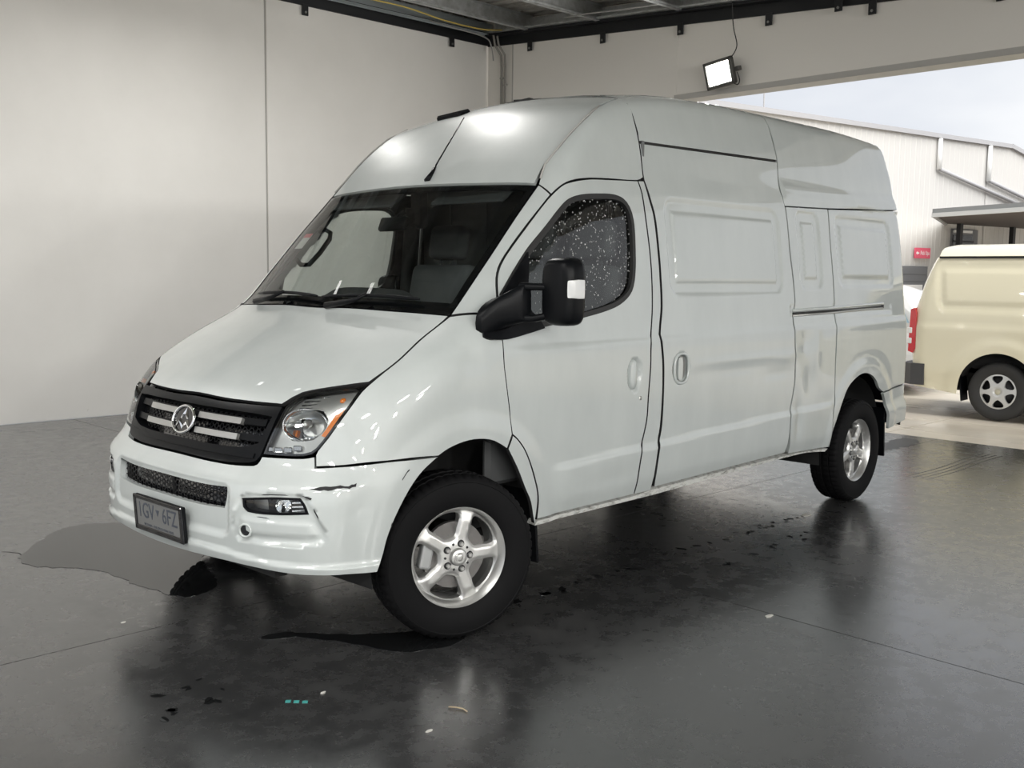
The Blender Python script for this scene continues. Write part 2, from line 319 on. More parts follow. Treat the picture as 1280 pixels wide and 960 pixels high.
# outlines of the van's panels, on its own surface (x back, y across, z up; a trailing 1 marks a corner)
OUT={
 'front_door':[(0.433,-0.984,0.452,1),(1.193,-0.972,0.45,1),(1.198,-0.991,0.539),(1.216,-0.999,0.665),(1.265,-0.988,0.828),(1.272,-0.99,0.938),(1.286,-0.989,1.113),(1.291,-0.985,1.214),(1.319,-0.964,1.314),(1.336,-0.954,1.403),(1.345,-0.941,1.537),(1.344,-0.925,1.679),(1.333,-0.903,1.841),(1.325,-0.88,1.974),(1.311,-0.862,2.038,1),(1.06,-0.866,2.026),(0.9,-0.869,2.016),(0.743,-0.866,1.986),(0.679,-0.857,1.949),(0.606,-0.852,1.89),(0.461,-0.852,1.756),(0.349,-0.851,1.646),(0.299,-0.859,1.589),(0.267,-0.875,1.54),(0.242,-0.903,1.474),(0.215,-0.941,1.379),(0.202,-0.974,1.277),(0.201,-0.986,1.174),(0.22,-0.99,1.052),(0.237,-0.989,0.963),(0.244,-1,0.865,1),(0.278,-1.001,0.84),(0.331,-1.002,0.78),(0.39,-0.999,0.671),(0.431,-0.993,0.558)],
 'side_window':[(0.248,-0.908,1.471,1),(0.432,-0.894,1.666),(0.562,-0.893,1.778),(0.672,-0.889,1.872),(0.736,-0.888,1.914),(0.833,-0.886,1.939),(0.979,-0.884,1.953),(1.092,-0.883,1.955),(1.161,-0.886,1.94),(1.207,-0.893,1.901),(1.229,-0.903,1.836),(1.227,-0.918,1.729),(1.207,-0.938,1.566),(1.171,-0.946,1.481),(1.093,-0.952,1.427),(0.984,-0.955,1.393),(0.779,-0.958,1.359),(0.49,-0.96,1.323),(0.237,-0.969,1.293,1)],
 'hood':[(-0.678,-0.01,1.031),(-0.677,-0.192,1.027),(-0.656,-0.387,1.026),(-0.627,-0.536,1.028,1),(-0.593,-0.56,1.054),(-0.561,-0.585,1.075),(-0.52,-0.648,1.092),(-0.467,-0.736,1.11),(-0.41,-0.821,1.125,1),(-0.341,-0.833,1.165),(-0.257,-0.834,1.213),(-0.102,-0.808,1.297),(0.048,-0.796,1.377,1),(0.011,-0.632,1.384),(-0.022,-0.455,1.389),(-0.044,-0.256,1.394),(-0.062,-0.02,1.39)],
 'headlight':[(-0.416,-0.828,1.118,1),(-0.47,-0.75,1.105),(-0.532,-0.638,1.085),(-0.57,-0.587,1.067),(-0.599,-0.574,1.046),(-0.625,-0.563,1.023),(-0.658,-0.564,0.977),(-0.689,-0.553,0.916),(-0.711,-0.54,0.859),(-0.72,-0.538,0.834,1),(-0.685,-0.646,0.836),(-0.651,-0.718,0.841),(-0.633,-0.745,0.85),(-0.617,-0.762,0.868),(-0.586,-0.786,0.915),(-0.542,-0.811,0.984),(-0.501,-0.824,1.037),(-0.449,-0.826,1.092)],
 'grille':[(-0.686,-0.023,1.022),(-0.684,-0.203,1.018),(-0.65,-0.457,1.021),(-0.627,-0.553,1.023,1),(-0.667,-0.557,0.966),(-0.7,-0.546,0.888),(-0.724,-0.534,0.827,1),(-0.738,-0.518,0.803),(-0.751,-0.485,0.794),(-0.779,-0.349,0.785),(-0.794,-0.076,0.787)],
 'bumper':[(-0.797,-0.08,0.784),(-0.782,-0.354,0.782),(-0.754,-0.49,0.788),(-0.74,-0.526,0.796),(-0.723,-0.537,0.826,1),(-0.688,-0.647,0.83),(-0.653,-0.72,0.834),(-0.629,-0.757,0.843,1),(-0.638,-0.771,0.801,1),(-0.564,-0.857,0.809),(-0.427,-0.934,0.818),(-0.29,-0.969,0.818),(-0.179,-0.982,0.816,1),(-0.261,-0.975,0.763),(-0.325,-0.969,0.696),(-0.387,-0.959,0.597),(-0.422,-0.949,0.514),(-0.438,-0.941,0.447),(-0.459,-0.931,0.385,1),(-0.563,-0.896,0.39),(-0.659,-0.826,0.39),(-0.715,-0.747,0.39),(-0.789,-0.584,0.4),(-0.828,-0.415,0.405),(-0.847,-0.178,0.397)],
 'fender':[(-0.413,-0.832,1.118,1),(-0.45,-0.827,1.09),(-0.502,-0.824,1.036),(-0.543,-0.811,0.983),(-0.587,-0.786,0.913),(-0.617,-0.763,0.866),(-0.626,-0.759,0.848,1),(-0.635,-0.772,0.805,1),(-0.563,-0.856,0.813),(-0.427,-0.933,0.822),(-0.29,-0.969,0.824),(-0.179,-0.982,0.819,1),(-0.129,-0.986,0.842),(-0.043,-0.991,0.862),(0.047,-0.997,0.865),(0.132,-1,0.847),(0.211,-1.001,0.805,1),(0.242,-1.001,0.865,1),(0.237,-0.989,0.963),(0.22,-0.99,1.052),(0.201,-0.986,1.174),(0.202,-0.974,1.277),(0.215,-0.941,1.379,1),(0.171,-0.926,1.384),(0.047,-0.807,1.374,1),(-0.109,-0.815,1.293),(-0.262,-0.839,1.208),(-0.346,-0.838,1.161)],
 'arch_trim':[(0.216,-1.002,0.803,1),(0.247,-1.001,0.861,1),(0.278,-1.001,0.838),(0.331,-1.002,0.778),(0.387,-0.999,0.671),(0.426,-0.994,0.559),(0.422,-0.982,0.431,1),(0.412,-0.984,0.448),(0.378,-0.992,0.544),(0.335,-0.997,0.613),(0.281,-1,0.707)],
 'a_pillar':[(0.056,-0.803,1.381,1),(0.194,-0.795,1.518),(0.335,-0.794,1.668),(0.481,-0.788,1.82),(0.636,-0.785,1.975,1),(0.646,-0.852,1.927,1),(0.608,-0.851,1.893),(0.458,-0.849,1.756),(0.347,-0.849,1.646),(0.296,-0.856,1.589),(0.264,-0.873,1.54),(0.238,-0.901,1.474),(0.213,-0.938,1.386,1),(0.174,-0.923,1.389)],
 'windshield':[(-0.053,-0.008,1.397),(-0.039,-0.249,1.399),(-0.016,-0.449,1.394),(0.014,-0.628,1.387),(0.053,-0.796,1.38,1),(0.198,-0.79,1.525),(0.34,-0.789,1.675),(0.487,-0.783,1.827),(0.634,-0.777,1.977,1),(0.604,-0.647,1.985),(0.569,-0.469,1.989),(0.543,-0.273,1.993),(0.531,-0.021,1.996)],
 'cap_front':[(0.535,-0.016,2),(0.547,-0.269,1.997),(0.572,-0.466,1.993),(0.607,-0.644,1.989),(0.633,-0.763,1.981,1),(0.717,-0.747,2.076),(0.81,-0.751,2.164),(0.908,-0.751,2.248),(1.031,-0.746,2.337),(1.175,-0.711,2.412)],
 'cap_side':[(0.637,-0.784,1.977,1),(0.718,-0.751,2.075),(0.81,-0.756,2.162),(0.907,-0.756,2.245),(1.031,-0.751,2.334),(1.174,-0.718,2.409)],
 'cap_side_b':[(1.377,-0.757,2.423),(1.371,-0.779,2.375),(1.375,-0.809,2.272),(1.378,-0.83,2.17),(1.368,-0.856,2.059,1),(1.312,-0.862,2.04),(1.062,-0.865,2.03),(0.901,-0.868,2.02),(0.744,-0.865,1.99),(0.68,-0.856,1.953),(0.65,-0.853,1.929,1)],
 'pillar':[(1.315,-0.862,2.039,1),(1.365,-0.861,2.042,1),(1.383,-0.884,1.953),(1.407,-0.898,1.869),(1.416,-0.918,1.734),(1.419,-0.938,1.568),(1.415,-0.954,1.402),(1.387,-0.967,1.292),(1.377,-0.973,1.26),(1.382,-0.986,1.202),(1.392,-0.989,1.128),(1.399,-0.99,0.965),(1.389,-0.988,0.779),(1.364,-0.999,0.673),(1.344,-0.99,0.523),(1.341,-0.972,0.449,1),(1.198,-0.972,0.449,1),(1.203,-0.991,0.538),(1.221,-0.999,0.665),(1.27,-0.988,0.827),(1.277,-0.99,0.938),(1.291,-0.989,1.113),(1.296,-0.985,1.214),(1.324,-0.964,1.314),(1.341,-0.954,1.403),(1.35,-0.941,1.537),(1.349,-0.925,1.68),(1.338,-0.903,1.841),(1.33,-0.88,1.975)],
 'sliding':[(1.372,-0.861,2.043,1),(1.372,-0.856,2.059),(1.382,-0.83,2.171),(1.379,-0.817,2.236,1),(2.831,-0.811,2.265,1),(2.811,-0.845,2.106),(2.834,-0.875,1.993),(2.834,-0.92,1.713),(2.852,-0.94,1.542),(2.861,-0.951,1.381),(2.824,-0.966,1.302),(2.822,-0.987,1.15),(2.833,-0.989,0.916),(2.785,-0.999,0.712),(2.784,-0.996,0.593),(2.768,-0.978,0.475,1),(1.368,-0.975,0.462,1),(1.359,-0.989,0.52),(1.378,-0.999,0.671),(1.404,-0.988,0.776),(1.411,-0.99,0.964),(1.405,-0.989,1.127),(1.395,-0.986,1.202),(1.39,-0.973,1.259),(1.4,-0.967,1.291),(1.428,-0.954,1.402),(1.432,-0.938,1.568),(1.429,-0.918,1.735),(1.42,-0.898,1.87),(1.396,-0.884,1.954)],
 'roof_side':[(1.377,-0.757,2.423),(1.371,-0.779,2.375),(1.381,-0.804,2.294),(1.378,-0.815,2.245,1),(2.834,-0.809,2.275,1),(2.835,-0.77,2.402),(2.84,-0.73,2.513)],
 'rear_cap':[(2.84,-0.73,2.513),(2.846,-0.769,2.403),(2.839,-0.809,2.275),(2.816,-0.845,2.109),(2.835,-0.875,1.995,1),(3.417,-0.87,2.012),(4.63,-0.839,2.066,1),(4.575,-0.801,2.196),(4.568,-0.751,2.385),(4.571,-0.713,2.493)],
 'narrow':[(2.843,-0.876,1.99,1),(3.415,-0.872,2.006,1),(3.395,-0.908,1.804),(3.4,-0.94,1.544),(3.401,-0.953,1.387),(3.384,-0.99,1.021),(3.398,-0.991,0.754),(3.36,-1.002,0.652),(3.349,-0.984,0.443,1),(2.816,-0.975,0.464,1),(2.797,-0.996,0.594),(2.796,-0.999,0.715),(2.844,-0.989,0.915),(2.834,-0.986,1.149),(2.835,-0.966,1.301),(2.869,-0.951,1.384),(2.862,-0.94,1.542),(2.844,-0.92,1.714)],
 'quarter':[(3.426,-0.872,2.005,1),(4.631,-0.839,2.059),(4.631,-0.839,2.059,1),(4.576,-0.965,1.015),(4.62,-0.96,0.783,1),(4.178,-0.99,0.748,1),(4.098,-0.993,0.783),(4.031,-0.995,0.845),(3.927,-0.998,0.891),(3.803,-1,0.905),(3.677,-1.002,0.877),(3.571,-1.002,0.822),(3.509,-1.001,0.746),(3.452,-0.998,0.654),(3.408,-0.995,0.577),(3.345,-0.995,0.487),(3.361,-0.984,0.444,1),(3.376,-1.001,0.65),(3.406,-0.993,0.754),(3.396,-0.99,1.02),(3.413,-0.953,1.387),(3.412,-0.94,1.544),(3.406,-0.908,1.805)],
 'rear_bumper':[(4.179,-0.99,0.742,1),(4.624,-0.959,0.771,1),(4.661,-0.965,0.617),(4.669,-0.961,0.524,1),(4.284,-0.972,0.468,1),(4.233,-0.985,0.626)],
 'sill':[(0.434,-0.984,0.446,1),(1.196,-0.971,0.443),(1.368,-0.973,0.453),(2.821,-0.973,0.455),(3.353,-0.983,0.434,1),(3.322,-0.976,0.413,1),(2.988,-0.969,0.437),(1.533,-0.967,0.419),(1.35,-0.967,0.417),(0.418,-0.981,0.421,1)],
 'lowgrille':[(-0.859,-0.21,0.698),(-0.852,-0.31,0.697),(-0.831,-0.445,0.703,1),(-0.841,-0.45,0.66),(-0.845,-0.438,0.617,1),(-0.865,-0.274,0.611),(-0.873,-0.141,0.612)],
 'fog':[(-0.823,-0.531,0.67,1),(-0.772,-0.674,0.687),(-0.716,-0.775,0.691,1),(-0.708,-0.794,0.667),(-0.7,-0.808,0.628,1),(-0.776,-0.679,0.617),(-0.818,-0.561,0.617),(-0.824,-0.537,0.633)],
 'pocket':[(-0.816,-0.543,0.687),(-0.769,-0.67,0.702),(-0.705,-0.785,0.702),(-0.689,-0.819,0.668),(-0.671,-0.843,0.606),(-0.651,-0.862,0.546),(-0.674,-0.837,0.511),(-0.745,-0.738,0.502),(-0.817,-0.556,0.499),(-0.831,-0.505,0.513),(-0.835,-0.492,0.595),(-0.828,-0.512,0.658)],
 'scuff':[(-0.687,-0.796,0.726),(-0.656,-0.826,0.736),(-0.611,-0.867,0.742),(-0.572,-0.896,0.739),(-0.543,-0.908,0.746),(-0.548,-0.91,0.736),(-0.572,-0.901,0.728),(-0.602,-0.88,0.733),(-0.628,-0.864,0.726),(-0.661,-0.831,0.723)],
 'scuff2':[(-0.714,-0.771,0.704),(-0.702,-0.791,0.7),(-0.684,-0.817,0.696),(-0.691,-0.811,0.688),(-0.705,-0.789,0.696)],
 'hole':[(-0.821,-0.553,0.545)],
 'handle':[(1.173,-0.968,1.066),(1.589,-0.968,1.073)],
 'amber':[(-0.535,-0.791,1.024),(-0.52,-0.81,1.025),(-0.562,-0.795,0.965),(-0.592,-0.778,0.916),(-0.602,-0.76,0.92),(-0.573,-0.779,0.968)],
 'antenna':[(0.567,-0.108,2.03),(1.028,0.105,2.403)],
 'vent':[(1.115,0.382,2.429),(1.121,0.186,2.443)],
 'plate':[(-0.873,-0.052,0.512)],
 'emblem':[(-0.743,-0.004,0.918)],
 'bars':[(-0.717,0.332,0.945),(-0.732,0.121,0.942),(-0.729,-0.1,0.951),(-0.708,-0.372,0.954),(-0.739,0.308,0.891),(-0.752,0.101,0.886),(-0.754,-0.1,0.881),(-0.735,-0.358,0.889)],
 'mirror_base':[(0.101,-0.94,1.327),(0.092,-0.957,1.298),(0.128,-0.969,1.283,1),(0.223,-0.973,1.28),(0.35,-0.965,1.296),(0.484,-0.961,1.319,1),(0.454,-0.952,1.363),(0.401,-0.941,1.41),(0.399,-0.93,1.477,1),(0.431,-0.895,1.662,1),(0.248,-0.908,1.471),(0.186,-0.916,1.41)],
 'refl':[(-0.616,-0.654,0.933)],
 'drl':[(-0.683,-0.537,0.852),(-0.669,-0.583,0.853),(-0.654,-0.626,0.857),(-0.635,-0.664,0.866)],
 'turn':[(-0.555,-0.578,1.042),(-0.452,-0.793,1.064),(-0.584,-0.573,1.018),(-0.48,-0.787,1.04)],
 'bowl':[(-0.646,-0.594,0.913),(-0.609,-0.592,0.983),(-0.581,-0.629,1.004),(-0.547,-0.709,1.009),(-0.551,-0.745,0.978),(-0.575,-0.74,0.929),(-0.601,-0.713,0.9),(-0.643,-0.627,0.891)],
}
# ---------------------------------------------------------------- panel builder
def unit(v): v = np.array(v, float); return v/np.linalg.norm(v)
class Proj:
    def __init__(s, kind):
        s.kind = kind
        if kind == 'side': s.d, s.e1, s.e2 = np.array((0, 1., 0)), np.array((1., 0, 0)), np.array((0, 0, 1.))
        if kind == 'front': s.d, s.e1, s.e2 = np.array((1., 0, 0)), np.array((0, -1., 0)), np.array((0, 0, 1.))
        if kind == 'rear': s.d, s.e1, s.e2 = np.array((-1., 0, 0)), np.array((0, 1., 0)), np.array((0, 0, 1.))
        if kind == 'diag': s.d, s.e1, s.e2 = unit((1, 0, -1)), np.array((0, -1., 0)), unit((1, 0, 1))
        if kind == 'top': s.d, s.e1, s.e2 = np.array((0, 0, -1.)), np.array((0, -1., 0)), np.array((1., 0, 0))
        if kind == 'obl':
            s.d = unit((.5, .75, -.42)); s.e1 = unit((s.d[1], -s.d[0], 0)); s.e2 = np.cross(s.e1, s.d)
    def to(s, P):
        P = np.asarray(P, float)
        if s.kind == 'cyl': return np.stack([np.arctan2(-P[:, 1], .3-P[:, 0])*1.05, P[:, 2]], 1)
        return np.stack([P@s.e1, P@s.e2], 1)
    def rays(s, U):
        if s.kind == 'cyl':
            a = U[:, 0]/1.05; D = np.stack([np.cos(a), np.sin(a), 0*a], 1)
            o = np.stack([.3-1.75*np.cos(a), -1.75*np.sin(a), U[:, 1]], 1)
            return o, D
        o = U[:, :1]*s.e1+U[:, 1:2]*s.e2
        back = {'side': 1.25, 'front': 1.4, 'rear': 5.2, 'top': 3.0}.get(s.kind)
        if back is None: back = 6.0
        return o-s.d*back, np.tile(s.d, (len(U), 1))
def cast(pj, U, ff):
    o, D = pj.rays(U); t = np.zeros(len(U))
    for it in range(16 if pj.kind in ('side', 'cyl', 'front') else 34):
        P = o+D*t[:, None]; v = ff(P)
        t = t+np.clip(v*.85, -.2, .6)
    bad = np.abs(ff(o+D*t[:, None])) > .004
    if bad.any():      # grazing rays: walk them in small steps
        ob, db = o[bad], D[bad]; tb = t[bad].copy(); seen = np.zeros(len(ob), bool)
        for q in np.arange(.3, 9, .03):
            neg = (ff(ob+db*q) < 0) & ~seen; tb[neg] = q-.015; seen |= neg
            if seen.all(): break
        if (~seen).any():          # ray slips past the edge: take its closest approach
            best = np.full(len(ob), 9.)
            for q in np.arange(.3, 9, .03):
                v = ff(ob+db*q); b2 = ~seen & (v < best); tb[b2] = q; best[b2] = v[b2]
        t[bad] = tb
    # secant polish with a local bracket
    a = t-.05; c = t+.05
    for it in range(13):
        m = (a+c)/2; v = ff(o+D*m[:, None]); ins = v < 0
        c = np.where(ins, m, c); a = np.where(ins, a, m)
    return o+D*((a+c)/2)[:, None]
def grad(ff, P, e=.0025):
    g = np.stack([ff(P+np.eye(3)[i]*e)-ff(P-np.eye(3)[i]*e) for i in range(3)], 1)
    return g/np.maximum(np.linalg.norm(g, axis=1, keepdims=True), 1e-9)
def spline(pts, ds):
    """closed polyline of (u,v,corner) -> dense points; rounded between corners"""
    n = len(pts); res = []
    P = [np.array(p[:2], float) for p in pts]; K = [bool(p[2]) for p in pts]
    for i in range(n):
        p1, p2 = P[i], P[(i+1) % n]
        p0 = P[i-1] if not K[i] else 2*p1-p2
        p3 = P[(i+2) % n] if not K[(i+1) % n] else 2*p2-p1
        L = np.linalg.norm(p2-p1); m = max(1, int(round(L/ds)))
        # limit tangents so that uneven spacing does not overshoot
        m1 = (p2-p0)/max(np.linalg.norm(p2-p0), 1e-9)*L; m2 = (p3-p1)/max(np.linalg.norm(p3-p1), 1e-9)*L
        for k in range(m):
            t = k/m
            res.append((2*t**3-3*t**2+1)*p1+(t**3-2*t*t+t)*m1+(-2*t**3+3*t*t)*p2+(t**3-t*t)*m2)
    return np.array(res)
def area(p): x, y = p[:, 0], p[:, 1]; return .5*np.sum(x*np.roll(y, -1)-np.roll(x, -1)*y)
def ccw(p): return p if area(p) > 0 else p[::-1]
def inset(p, d):
    p = ccw(p); e = np.roll(p, -1, 0)-p; e = e/np.maximum(np.linalg.norm(e, axis=1, keepdims=True), 1e-9)
    nn = np.stack([-e[:, 1], e[:, 0]], 1); a = nn+np.roll(nn, 1, 0)
    s = np.maximum((a*nn).sum(1, keepdims=True), .5)
    return p+a/s*d
def resample(p, ds, keep=35):
    q = [p[0]]; 
    for i in range(1, len(p)):
        if np.linalg.norm(p[i]-q[-1]) > ds*.35: q.append(p[i])
    if np.linalg.norm(q[-1]-q[0]) < ds*.35: q.pop()
    return np.array(q)
def inside(pts, poly):
    x, y = pts[:, 0][:, None], pts[:, 1][:, None]; a = poly; c = np.roll(poly, -1, 0); r = np.zeros(len(pts), bool)
    for s in range(0, len(pts), 4000):
        xs, ys = x[s:s+4000], y[s:s+4000]
        k = ((a[:, 1] > ys) != (c[:, 1] > ys)) & (xs < (c[:, 0]-a[:, 0])*(ys-a[:, 1])/np.where(c[:, 1]-a[:, 1] == 0, 1e-12, c[:, 1]-a[:, 1])+a[:, 0])
        r[s:s+4000] = k.sum(1) % 2 == 1
    return r
def bdist(pts, poly):
    r = np.full(len(pts), 9.)
    for s in range(0, len(pts), 4000):
        q = pts[s:s+4000]; r[s:s+4000] = np.sqrt(((q[:, None, :]-poly[None])**2).sum(2).min(1))
    return r
def tri(loops, g):
    outer = loops[0]; lo, hi = outer.min(0), outer.max(0)
    nx, ny = int((hi[0]-lo[0])/g)+2, int((hi[1]-lo[1])/(g*.866))+2
    I, J = np.meshgrid(np.arange(nx), np.arange(ny)); G = np.stack([lo[0]+(I+.5*(J % 2))*g, lo[1]+J*g*.866], -1).reshape(-1, 2)
    k = inside(G, outer); 
    for h in loops[1:]: k &= ~inside(G, h)
    G = G[k]
    if len(G): G = G[bdist(G, np.concatenate(loops)) > g*.55]
    V = np.concatenate(loops+[G]); E = []; s = 0
    for L in loops:
        m = len(L); E += [(s+i, s+(i+1) % m) for i in range(m)]; s += m
    vv, ee, tt, ov, oe, of = geometry.delaunay_2d_cdt([Vector(p) for p in V], E, [], 0, 1e-7)
    V2 = np.array([(p.x, p.y) for p in vv]); T = np.array([list(t) for t in tt])
    cen = V2[T].mean(1); k = inside(cen, outer)
    for h in loops[1:]: k &= ~inside(cen, h)
    T = T[k]
    # all counter-clockwise
    A = V2[T]; cr_ = (A[:, 1, 0]-A[:, 0, 0])*(A[:, 2, 1]-A[:, 0, 1])-(A[:, 1, 1]-A[:, 0, 1])*(A[:, 2, 0]-A[:, 0, 0])
    T[cr_ < 0] = T[cr_ < 0][:, ::-1]
    nb = [len(L) for L in loops]
    return V2, T, nb
def FP(P): return F(P[:, 0], P[:, 1], P[:, 2])
def sym(pts):
    """near half of an outline, front or bottom centre first -> whole outline"""
    a = [list(p)+[0]*(4-len(p)) for p in pts]
    a[0][1] = 0; a[-1][1] = 0
    return a+[[p[0], -p[1], p[2], p[3]] for p in a[-2:0:-1]]
def o4(pts): return [list(p)+[0]*(4-len(p)) for p in pts]
def panel(name, outline, kind, mt, parent, g=.03, off=0., th=.02, gap=.003, holes=(), disp=None, mirror=True, back=False, custom=True, names=None, flange_mat=None):
    """one body panel cut from the surface F = off.  Returns (near, far) objects."""
    pj = Proj(kind)
    ff = (lambda P: FP(P)-off) if disp is None else (lambda P: FP(P)-off-disp(P))
    def loop(o, d):
        o = o4(o); U = pj.to([p[:3] for p in o]); L = spline([(u[0], u[1], p[3]) for u, p in zip(U, o)], g)
        return resample(inset(L, d), g)
    outer = loop(outline, gap); loops = [outer]
    for h in holes:
        if isinstance(h, (int, float)): loops.append(resample(inset(outer, h), g))
        else: loops.append(loop(h, -.0)[::1])
    V2, T, nb = tri(loops, g)
    P = cast(pj, V2, ff); Nn = grad(ff, P)
    # orient: triangle normal should agree with the gradient
    A = P[T]; tn = np.cross(A[:, 1]-A[:, 0], A[:, 2]-A[:, 0])
    if (tn*Nn[T[:, 0]]).sum() < 0: T = T[:, ::-1]
    verts = P.tolist(); norms = Nn.tolist(); faces = T.tolist(); mi = [0]*len(faces); fl = 1 if flange_mat else 0
    mats = [mt]+([flange_mat] if flange_mat else [])
    if th:
        s = 0
        for L in nb:
            idx = np.arange(s, s+L); s += L
            Q = P[idx]; nq = Nn[idx]; tg = np.roll(Q, -1, 0)-np.roll(Q, 1, 0)
            on = np.cross(tg, nq); on /= np.maximum(np.linalg.norm(on, axis=1, keepdims=True), 1e-9)
            cen = P[T].mean(1)
            # outward = away from the nearest triangle centre
            k = ((cen[None, :, :]-Q[:1, None, :])**2).sum(2).argmin(1)[0]
            sg = -1 if np.dot(on[0], cen[k]-Q[0]) > 0 else 1
            on = on*sg; b0 = len(verts)
            verts += Q.tolist()+(Q-nq*th).tolist(); norms += on.tolist()*2
            for i in range(L):
                j = (i+1) % L; f = [b0+i, b0+j, b0+L+j, b0+L+i]
                a, b_, c_ = (np.array(verts[t]) for t in f[:3])
                if np.dot(np.cross(b_-a, c_-a), on[i]) < 0: f = f[::-1]
                faces.append(f); mi.append(fl)
    if back:
        b0 = len(verts); bi = len(mats); mats.append(INNER)
        verts += (P-Nn*(th or .01)).tolist(); norms += (-Nn).tolist()
        faces += (T[:, ::-1]+b0).tolist(); mi += [bi]*len(T)
    res = []
    for sgn in ((1, -1) if mirror else (1,)):
        vs = verts if sgn == 1 else [(x, -y, z) for x, y, z in verts]
        ns = norms if sgn == 1 else [(x, -y, z) for x, y, z in norms]
        fs = faces if sgn == 1 else [f[::-1] for f in faces]
        me = bpy.data.meshes.new(name); me.from_pydata(vs, [], fs)
        me.polygons.foreach_set('use_smooth', [True]*len(fs)); me.polygons.foreach_set('material_index', mi); me.update()
        if custom: me.normals_split_custom_set_from_vertices(ns)
        res.append(link(name, me, mats, parent))
    return res
def on(x=None, y=None, z=None, kind='side', off=0.):
    """a point of the surface: side wants (x,z) on the near flank, front wants (y,z), diag (y, x)"""
    pj = Proj(kind); ff = lambda P: FP(P)-off
    if kind in ('side', 'front'):
        U = pj.to([(x or 0, y or 0, z)])
    else: U = pj.to([(x, y, z)])
    P = cast(pj, U, ff); return P[0], grad(ff, P)[0]
# ================================================================ THE HALL
WALLP = mat('painted_wall', (.70, .685, .65), .62)
n, l, b = nodes(WALLP)
q = noise(WALLP, .9, 6, .6); q2 = noise(WALLP, 30, 4)
l.new(mix(WALLP, ramp(WALLP, q.outputs[0], [(.3, (.72, .705, .675)), (.7, (.78, .765, .735))]).outputs[0], ramp(WALLP, noise(WALLP, 7, 3, .7, (1, 1, .5)).outputs[0], [(.74, (1, 1, 1)), (.78, (.7, .68, .65))]).outputs[0], 1.0, 'MULTIPLY'), b.inputs['Base Color'])
bump(WALLP, q2.outputs[0], .06, .004)
BACKW = mat('lintel_paint', (.74, .72, .68), .65)
bump(BACKW, noise(BACKW, 30, 4).outputs[0], .06, .004)
SEAL = mat('joint_sealant', (.40, .39, .37), .8)
STEEL = mat('black_steel', (.012, .013, .015), .5, .3)
GALV = mat('galvanised', (.33, .345, .35), .45, .6)
n, l, b = nodes(GALV); l.new(ramp(GALV, noise(GALV, 9, 5, .65).outputs[0], [(.3, (.36, .37, .36)), (.7, (.60, .62, .63))]).outputs[0], b.inputs['Base Color'])
DECK = mat('roof_deck', (.24, .235, .22), .6, .3)
n, l, b = nodes(DECK); l.new(ramp(DECK, noise(DECK, 4, 6, .7, (1, .35, 1)).outputs[0], [(.35, (.20, .19, .17)), (.65, (.50, .49, .46))]).outputs[0], b.inputs['Base Color'])
FLOOR = mat('polished_concrete', (.05, .05, .052), .25)
n, l, b = nodes(FLOOR)
q = noise(FLOOR, .55, 8, .62, coord='Generated'); 
tcn = n.new('ShaderNodeTexCoord'); geo = n.new('ShaderNodeNewGeometry')
def wnoise(m, scale, det, ro, st=(1, 1, 1), dist=0):
    n, l, b = nodes(m); g = n.new('ShaderNodeNewGeometry'); p = n.new('ShaderNodeMapping'); q = n.new('ShaderNodeTexNoise')
    p.inputs['Scale'].default_value = st; q.inputs['Scale'].default_value = scale; q.inputs['Detail'].default_value = det; q.inputs['Roughness'].default_value = ro; q.inputs['Distortion'].default_value = dist
    l.new(g.outputs['Position'], p.inputs[0]); l.new(p.outputs[0], q.inputs[0]); return q.outputs[0]
big = wnoise(FLOOR, .7, 7, .6, (1, .55, 1), .6); fine = wnoise(FLOOR, 9, 8, .7); sc_ = wnoise(FLOOR, 2.2, 9, .75, (1, .22, 1), .4)
col = mix(FLOOR, ramp(FLOOR, big, [(.3, (.022, .023, .024)), (.7, (.052, .052, .053))]).outputs[0], ramp(FLOOR, fine, [(.35, (.6, .6, .6)), (.68, (1.25, 1.25, 1.22))]).outputs[0], .8, 'MULTIPLY')
col = mix(FLOOR, col, (.075, .074, .070), ramp(FLOOR, sc_, [(.60, 0), (.78, .55)]).outputs[0])
l.new(col, b.inputs['Base Color'])
rr = n.new('ShaderNodeMath'); rr.operation = 'ADD'
l.new(ramp(FLOOR, big, [(.32, .14), (.68, .27)]).outputs[0], rr.inputs[0]); l.new(ramp(FLOOR, fine, [(.35, 0), (.7, .14)]).outputs[0], rr.inputs[1])
l.new(rr.outputs[0], b.inputs['Roughness'])
b.inputs['Specular IOR Level'].default_value = 1.0
b.inputs['Coat Weight'].default_value = .42; b.inputs['Coat Roughness'].default_value = .22
bump(FLOOR, fine, .05, .004)
APRON = mat('apron_concrete', (.52, .46, .37), .4)
n, l, b = nodes(APRON)
bg_ = wnoise(APRON, .5, 6, .6, (1, .5, 1), .5)
l.new(ramp(APRON, bg_, [(.35, (.47, .41, .33)), (.65, (.66, .605, .51))]).outputs[0], b.inputs['Base Color'])
l.new(ramp(APRON, wnoise(APRON, .8, 4, .5, (1, .3, 1)), [(.35, .14), (.65, .5)]).outputs[0], b.inputs['Roughness'])

def room_obj(name, bm, m, parent=None, smooth=False):
    o = obj(name, bm, m, parent, smooth)
    if not parent: o.matrix_world = ROOM
    return o
def ceil_z(v): return 4.985+.067*v
U0, U1, VR = -9.0, 5.88, -19.0
